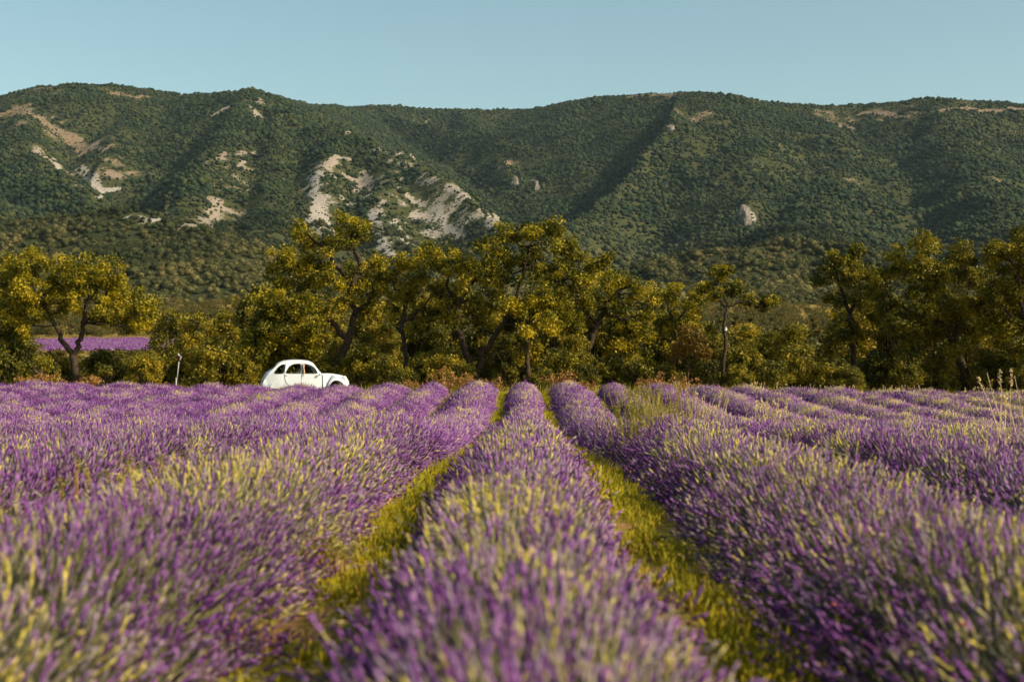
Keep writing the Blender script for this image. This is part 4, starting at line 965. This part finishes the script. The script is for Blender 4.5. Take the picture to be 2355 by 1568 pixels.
# roof, back and scuttle skin between the two sides
n2 = 9; S = np.linspace(-1, 1, n2); rows_ = []
for (x, z) in [(.08, .40)] + UP:
    hw = float(W_(np.array(x), np.array(z))); rows_.append([(x - CXO - .05 * (1 - q * q) * (x < .3), q * hw, z + .045 * (1 - abs(q) ** 3) * (z > .8)) for q in S])
rows_ = np.array(rows_); m_ = len(rows_)
rear_open = {4, 5, 6}
fs = [[i * n2 + j, i * n2 + j + 1, (i + 1) * n2 + j + 1, (i + 1) * n2 + j] for i in range(m_ - 1) for j in range(n2 - 1)
      if not (i in (5, 6) and 1 <= j <= n2 - 3) and not (i in (14, 15, 16) and 1 <= j <= n2 - 3)]
g.add(rows_.reshape(-1, 3), [fs])
body = g.obj('body', [cw], CAR, True)
g = Geo(); bx = [(-1.55, -.55, .36), (.75, -.55, .36), (.75, .55, .36), (-1.55, .55, .36)]
g.add(bx + [(a, b, c + .03) for a, b, c in bx], [[[0, 1, 2, 3], [7, 6, 5, 4], [0, 4, 5, 1], [1, 5, 6, 2], [2, 6, 7, 3], [3, 7, 4, 0]]]); g.obj('floor_pan', [dark], CAR)
# panes
def pane(name, quads, nx_=None):
    g = Geo(); g.add(quads, [[[0, 1, 2, 3]]]); return g.obj(name, [glass], CAR)
for s_ in (-1, 1):
    for w_ in WIN:
        V, F = planar(smooth_poly(w_, 3), []); g = Geo(); g.add(on_side(V, s_, -.012), F); wo = g.obj('side_window', [glass], CAR)
        lp = on_side(np.array([(p[0], 0, p[1]) for p in smooth_poly(w_, 3)]), s_, .004); g = Geo(); tube(g, list(lp) + [lp[0]], np.full(len(lp) + 1, .009), 4); g.obj('window_frame', [grey], wo)
for a, b, nm in ((5, 7, 'rear_window'), (14, 17, 'windscreen')):
    g = Geo(); q = rows_[a:b + 1, 1:n2 - 1].copy(); q[:, :, 2] -= .01; k = q.shape[1]
    g.add(q.reshape(-1, 3), [[[i * k + j, i * k + j + 1, (i + 1) * k + j + 1, (i + 1) * k + j] for i in range(q.shape[0] - 1) for j in range(k - 1)]]); g.obj(nm, [glass], CAR, True)
# doors: the seams, handles and hinge line
for s_ in (-1, 1):
    for nm, pts, hx in (('rear_door', [(1.0, 1.47), (.965, 1.2), (.94, 1.0), (.96, .8), (1.0, .65), (1.12, .55), (1.16, .40)], 1.02), ('front_door', [(1.665, 1.5), (1.66, 1.0), (1.66, .40)], 1.74)):
        lp = on_side(np.array([(x, 0, z) for x, z in pts]), s_, .002); g = Geo(); tube(g, list(lp), np.full(len(lp), .012), 4); do = g.obj(nm + '_seam', [grey], CAR)
        c = on_side(np.array([(hx, 0, .955)]), s_, .02)[0]; g = Geo(); tube(g, [c - [.05, 0, 0], c + [.05, 0, 0]], [.014, .014], 6); g.obj('door_handle', [chrome], do)
    lp = on_side(np.array([(2.50, 0, 1.03), (2.57, 0, .9), (2.58, 0, .6), (2.58, 0, .40)]), s_, .002); g = Geo(); tube(g, list(lp), np.full(4, .012), 4); g.obj('front_door_seam', [grey], CAR)
    lp = on_side(np.array([(1.13, 0, .365), (2.6, 0, .365)]), s_, .01); g = Geo(); tube(g, list(lp), [.022, .022], 6); g.obj('sill', [cw], CAR)
# bonnet: ribbed, narrowing to the nose
g = Geo(); st = [(2.60, .52, 1.035), (2.85, .47, 1.04), (3.05, .42, 1.025), (3.3, .36, .99), (3.5, .31, .93), (3.62, .27, .86), (3.70, .24, .74), (3.73, .22, .58), (3.72, .21, .46)]
n3 = 21; S = np.linspace(-1, 1, n3); V = []
for i, (x, hw, z) in enumerate(st):
    for q in S: V.append((x - CXO + .05 * (1 - q * q) * (x > 3.4), q * hw, z - .16 * abs(q) ** 2.6 * (z > .6) + .012 * math.cos(q * 9 * math.pi) * (abs(q) < .85)))
g.add(V, [[[i * n3 + j, i * n3 + j + 1, (i + 1) * n3 + j + 1, (i + 1) * n3 + j] for i in range(len(st) - 1) for j in range(n3 - 1)]]); bon = g.obj('bonnet', [cw], CAR, True)
g = Geo()
for k in range(4): tube(g, [(3.70 - CXO + .06, -.16, .70 - k * .05), (3.72 - CXO + .09, 0, .70 - k * .05), (3.70 - CXO + .06, .16, .70 - k * .05)], [.012] * 3, 5)
g.obj('grille', [chrome], bon)
for s_ in (-1, 1):
    g = Geo(); tube(g, [(2.78 - CXO, s_ * .475, .935), (2.95 - CXO, s_ * .46, .925), (3.12 - CXO, s_ * .43, .91)], [.012, .02, .012], 6); g.obj('vent', [dark], bon)
# front wings: an arch swept round the wheel, bulging outwards
WX = 3.15
for s_ in (-1, 1):
    g = Geo(); V = []; th = np.linspace(R(-8), R(205), 22); nv = 7
    for t in th:
        ex = .40 + .10 * max(0, math.cos(t)) ** 2; ez = .52
        for j in range(nv):
            q = j / (nv - 1); rr = 1 - .32 * (q ** 2.2) + .02; yy = .30 + .42 * math.sin(q * math.pi / 2) ** .8
            cx_, cz_ = ex * rr, ez * rr - .0
            x = WX + cx_ * math.cos(t) * 1.12; z = .38 + (cz_ * math.sin(t) if math.sin(t) > 0 else .3 * math.sin(t))
            V.append((x - CXO, s_ * (yy - .04 * max(0, math.cos(t)) * (1 - q)), z))
    g.add(V, [[[i * nv + j, i * nv + j + 1, (i + 1) * nv + j + 1, (i + 1) * nv + j] for i in range(len(th) - 1) for j in range(nv - 1)]])
    # panel closing the wing back to the door
    A = [(2.56, 1.0), (2.60, .40), (2.70, .40), (2.73, .60), (2.80, .85), (2.95, .95)]
    V2 = [(x - CXO, s_ * (.655 if x < 2.65 else .62 - .1 * (x - 2.65)), z) for x, z in A]; g.add(V2, [[[0, 1, 5, 5][:3], [1, 2, 3], [1, 3, 4], [1, 4, 5]]])
    g.obj('front_wing', [cw], CAR, True)
    # headlamp
    c = np.array([3.52 - CXO, s_ * .47, .84]); g = Geo(); tube(g, [c - [.12, 0, 0], c - [.07, 0, 0], c, c + [.05, 0, 0]], [.03, .075, .095, .092], 12); hl = g.obj('headlight', [cw], CAR, True)
    g = Geo(); tube(g, [c + [.051, 0, 0], c + [.075, 0, 0]], [.085, .06], 12); g.obj('lens', [mat('lamp_glass', (.75, .78, .8), .08, .6)], hl, True)
    # rear wing over the wheel
    g = Geo(); V = []; th = np.linspace(R(0), R(180), 16); nv = 5
    for t in th:
        for j in range(nv):
            q = j / (nv - 1); V.append((.75 - CXO + (.43 - .05 * q) * math.cos(t), s_ * (.60 + .06 * math.sin(q * math.pi)), .36 + (.42 - .12 * q) * math.sin(t) + .0))
    g.add(V, [[[i * nv + j, i * nv + j + 1, (i + 1) * nv + j + 1, (i + 1) * nv + j] for i in range(len(th) - 1) for j in range(nv - 1)]]); g.obj('rear_wing', [cw], CAR, True)
    # rear lamp
    c = np.array([.05 - CXO, s_ * .42, .72]); g = Geo(); tube(g, [c + [.05, 0, 0], c - [.03, 0, 0]], [.035, .03], 8); g.obj('tail_light', [mat('red_lens', (.35, .02, .02), .3)], CAR, True)
    # mirror
    c = np.array([2.40 - CXO, s_ * .74, .98]); g = Geo(); tube(g, [c - [0, s_ * .1, .03], c], [.01, .01], 5); tube(g, [c - [.02, 0, 0], c + [.03, 0, 0]], [.05, .04], 9); g.obj('wing_mirror', [grey], CAR)
    for wx in (.75, WX):
        yy = s_ * (.585 if wx > 1 else .50); g = Geo()
        prof_ = [(-.07, .20), (-.075, .25), (-.05, .295), (.05, .295), (.075, .25), (.07, .20)]; nw = 22; V = []
        for k in range(nw):
            a = k * 2 * math.pi / nw
            for o_, r_ in prof_: V.append((wx - CXO + r_ * math.cos(a), yy + o_, .295 + r_ * math.sin(a)))
        g.add(V, [[[k * 6 + j, k * 6 + (j + 1) % 6, ((k + 1) % nw) * 6 + (j + 1) % 6, ((k + 1) % nw) * 6 + j] for k in range(nw) for j in range(6)]])
        wo = g.obj('wheel', [rub], CAR, True)
        g = Geo(); tube(g, [(wx - CXO, yy - .05, .295), (wx - CXO, yy + s_ * .03, .295), (wx - CXO, yy + s_ * .06, .295)], [.205, .205, .07], 16); g.obj('rim', [mat('rim_paint', (.6, .6, .56), .5)], wo)
g = Geo(); tube(g, [(3.68 - CXO, -.62, .46), (3.79 - CXO, -.35, .46), (3.81 - CXO, 0, .46), (3.79 - CXO, .35, .46), (3.68 - CXO, .62, .46)], [.035] * 5, 8); g.obj('front_bumper', [chrome], CAR, True)
g = Geo(); tube(g, [(.10 - CXO, -.60, .46), (-.02 - CXO, -.4, .46), (-.03 - CXO, 0, .46), (-.02 - CXO, .4, .46), (.10 - CXO, .60, .46)], [.035] * 5, 8); g.obj('rear_bumper', [chrome], CAR, True)
def cushion(name, cx_, cy_, cz_, sx, sy, sz, tilt=0.0):
    bm = bmesh.new(); bmesh.ops.create_cube(bm, size=1); bmesh.ops.bevel(bm, geom=bm.edges[:], offset=.18, segments=2, affect='EDGES')
    V = np.array([v.co[:] for v in bm.verts]) * [sx, sy, sz]; F = [[v.index for v in f.verts] for f in bm.faces]; bm.free()
    c, s__ = math.cos(tilt), math.sin(tilt); V = np.stack([V[:, 0] * c + V[:, 2] * s__, V[:, 1], -V[:, 0] * s__ + V[:, 2] * c], 1) + [cx_, cy_, cz_]
    g = Geo(); g.add(V, [[f for f in F if len(f) == 3], [f for f in F if len(f) == 4]]); return g.obj(name, [seatm], CAR, True)
for cy_ in (-.3, .3):
    cushion('seat_cushion', 1.72 - CXO, cy_, .60, .48, .48, .14); cushion('seat_back', 1.47 - CXO, cy_, .86, .12, .46, .52, -.2)
cushion('rear_bench', .95 - CXO, 0, .62, .46, 1.0, .14); cushion('rear_bench_back', .72 - CXO, 0, .86, .12, 1.0, .46, -.25)
g = Geo(); a = np.linspace(0, 2 * math.pi, 17); ct = np.array([2.12 - CXO, .3, .98]); tube(g, [ct + np.array([.06 * math.sin(t), .18 * math.cos(t), .17 * math.sin(t)]) for t in a], np.full(17, .012), 5)
tube(g, [ct, ct + np.array([.28, 0, -.2])], [.015, .015], 5); tube(g, [ct - [0, .17, 0], ct + [0, .17, 0]], [.01, .01], 4); g.obj('steering_wheel', [dark], CAR)

# ------------------------------------------------------------------ passenger, seen in the front window with an arm up to the roof
def person():
    root = empty('person', CAR.location, CTH)
    tag(root, 'person sitting in the white car, bare arm raised out of the front window', 'person')
    O = np.array([1.72 - CXO, -.34, .66])
    J = {'pelvis': (-.06, 0, .06, .115), 'waist': (-.10, 0, .2, .105), 'chest': (-.13, 0, .36, .125), 'neck0': (-.12, 0, .49, .06), 'neck1': (-.10, 0, .55, .048),
         'rs': (-.10, -.15, .45, .055), 're': (.06, -.34, .36, .04), 'rw': (.03, -.38, .60, .027), 'rh': (.02, -.33, .70, .03),
         'ls': (-.10, .15, .45, .055), 'le': (.05, .2, .25, .04), 'lw': (.25, .12, .2, .028), 'lh': (.33, .1, .2, .03),
         'rk': (.38, -.1, .08, .07), 'ra': (.55, -.1, -.22, .045), 'rf': (.70, -.1, -.25, .035), 'lk': (.38, .1, .08, .07), 'la': (.55, .1, -.22, .045), 'lf': (.70, .1, -.25, .035),
         'rhip': (.02, -.09, .06, .085), 'lhip': (.02, .09, .06, .085)}
    E = [('pelvis', 'waist'), ('waist', 'chest'), ('chest', 'neck0'), ('neck0', 'neck1'), ('chest', 'rs'), ('rs', 're'), ('re', 'rw'), ('rw', 'rh'), ('chest', 'ls'), ('ls', 'le'), ('le', 'lw'), ('lw', 'lh'),
         ('pelvis', 'rhip'), ('rhip', 'rk'), ('rk', 'ra'), ('ra', 'rf'), ('pelvis', 'lhip'), ('lhip', 'lk'), ('lk', 'la'), ('la', 'lf')]
    # five fingers on the raised hand, curled over the roof edge
    for i, (dx, L) in enumerate(((-.03, .055), (-.01, .07), (.01, .075), (.03, .06))):
        J['f%da' % i] = (.02 + dx, -.30, .755, .010); J['f%db' % i] = (.02 + dx, -.30 + L * .6, .775, .009); E += [('rh', 'f%da' % i), ('f%da' % i, 'f%db' % i)]
    J['ta'] = (.065, -.33, .70, .011); J['tb'] = (.085, -.30, .73, .009); E += [('rh', 'ta'), ('ta', 'tb')]
    names = list(J); me = bpy.data.meshes.new('body'); me.from_pydata([tuple(np.array(J[k][:3]) + O) for k in names], [(names.index(a), names.index(b)) for a, b in E], [])
    o = bpy.data.objects.new('body', me); col.objects.link(o); o.parent = root
    sk = o.modifiers.new('skin', 'SKIN')
    for i, k in enumerate(names): me.skin_vertices[0].data[i].radius = (J[k][3], J[k][3]); me.skin_vertices[0].data[i].use_root = (k == 'pelvis')
    sb = o.modifiers.new('subdivision', 'SUBSURF'); sb.levels = 1; sb.render_levels = 2
    skin = mat('skin', (.55, .32, .22), .6, .3); me.materials.append(skin)
    H = O + np.array([-.075, 0, .655])
    g = Geo(); bm = bmesh.new(); bmesh.ops.create_uvsphere(bm, u_segments=20, v_segments=16, radius=1); V = np.array([v.co[:] for v in bm.verts]); Fh = [[v.index for v in f.verts] for f in bm.faces]; bm.free()
    V = V * [.092, .072, .115]; fr = V[:, 0] > 0
    V[:, 0] += np.where(fr, .028 * np.exp(-((V[:, 1]) / .013) ** 2 - ((V[:, 2] + .005) / .022) ** 2), 0) + np.where(fr, -.012 * np.exp(-((np.abs(V[:, 1]) - .03) / .016) ** 2 - ((V[:, 2] - .015) / .014) ** 2), 0) + np.where(fr, .01 * np.exp(-(V[:, 1] / .02) ** 2 - ((V[:, 2] + .085) / .02) ** 2), 0)
    V[:, 1] *= np.where(V[:, 2] < -.03, 1 + (V[:, 2] + .03) * 3.0, 1); g.add(V + H, [[f for f in Fh if len(f) == 3], [f for f in Fh if len(f) == 4]]); g.obj('head', [skin], root, True)
    hair = mat('brown_hair', (.05, .03, .02), .6); g = Geo(); V2 = V.copy() * 1.1; V2[:, 0] -= .012; V2[:, 2] += .006
    Fk = [f for f in Fh if (V[f][:, 0].mean() < .028 and V[f][:, 2].mean() > -.085) or V[f][:, 2].mean() > .055]
    g.add(V2 + H, [[f for f in Fk if len(f) == 3], [f for f in Fk if len(f) == 4]]); g.obj('hair', [hair], root, True)
    eye = mat('eye', (.03, .02, .02), .3); lip = mat('lips', (.4, .13, .11), .5)
    for s_ in (-1, 1):
        g = Geo(); c = H + np.array([.079, s_ * .03, .014]); spindles(g, np.array([c - [.006, 0, 0]]), np.array([[1., 0, 0]]), [.012], [.010], [(0, 0), (.5, 1), (1, 0)], 8); g.obj('eye', [eye], root)
        g = Geo(); c = H + np.array([-.005, s_ * .071, -.005]); spindles(g, np.array([c - [0, 0, .03]]), np.array([[0., 0, 1]]), [.06], [.014], [(0, 0), (.3, .7), (.7, 1), (1, 0)], 7); g.obj('ear', [skin], root)
    g = Geo(); tube(g, [H + [.083, -.022, -.05], H + [.09, 0, -.05], H + [.083, .022, -.05]], [.003, .006, .003], 5); g.obj('mouth', [lip], root)
    shirt = mat('white_vest', (.75, .73, .70), .9); g = Geo(); V = []; nv = 14
    for z, rx, ry, xo in ((.0, .15, .20, -.06), (.12, .135, .17, -.08), (.25, .135, .175, -.11), (.36, .145, .185, -.13), (.43, .12, .16, -.13), (.47, .08, .11, -.12)):
        for k in range(nv): a = k * 2 * math.pi / nv; V.append(O + np.array([xo + rx * math.cos(a), ry * math.sin(a), z]))
    g.add(V, [[[i * nv + j, i * nv + (j + 1) % nv, (i + 1) * nv + (j + 1) % nv, (i + 1) * nv + j] for i in range(5) for j in range(nv)]]); g.obj('vest', [shirt], root, True)
    return root
person()

# ------------------------------------------------------------------ the air between here and the mountain
HZ = bpy.data.materials.new('thin_haze'); HZ.use_nodes = True
hn = HZ.node_tree; hn.nodes.remove(hn.nodes['Principled BSDF'])
pv = hn.nodes.new('ShaderNodeVolumePrincipled'); pv.inputs['Color'].default_value = (.60, .82, 1.0, 1); pv.inputs['Density'].default_value = 0.000016; pv.inputs['Anisotropy'].default_value = 0.0
hn.links.new(pv.outputs[0], hn.nodes['Material Output'].inputs['Volume'])
g = Geo(); x0, x1, y0, y1, z0, z1 = -2600, 2600, -500, 5600, -3, 860
g.add([(x0, y0, z0), (x1, y0, z0), (x1, y1, z0), (x0, y1, z0), (x0, y0, z1), (x1, y0, z1), (x1, y1, z1), (x0, y1, z1)], [[[3, 2, 1, 0], [4, 5, 6, 7], [0, 1, 5, 4], [1, 2, 6, 5], [2, 3, 7, 6], [3, 0, 4, 7]]])
tag(g.obj('haze', [HZ]), 'thin blue haze in front of the mountain', 'haze', kind='stuff')
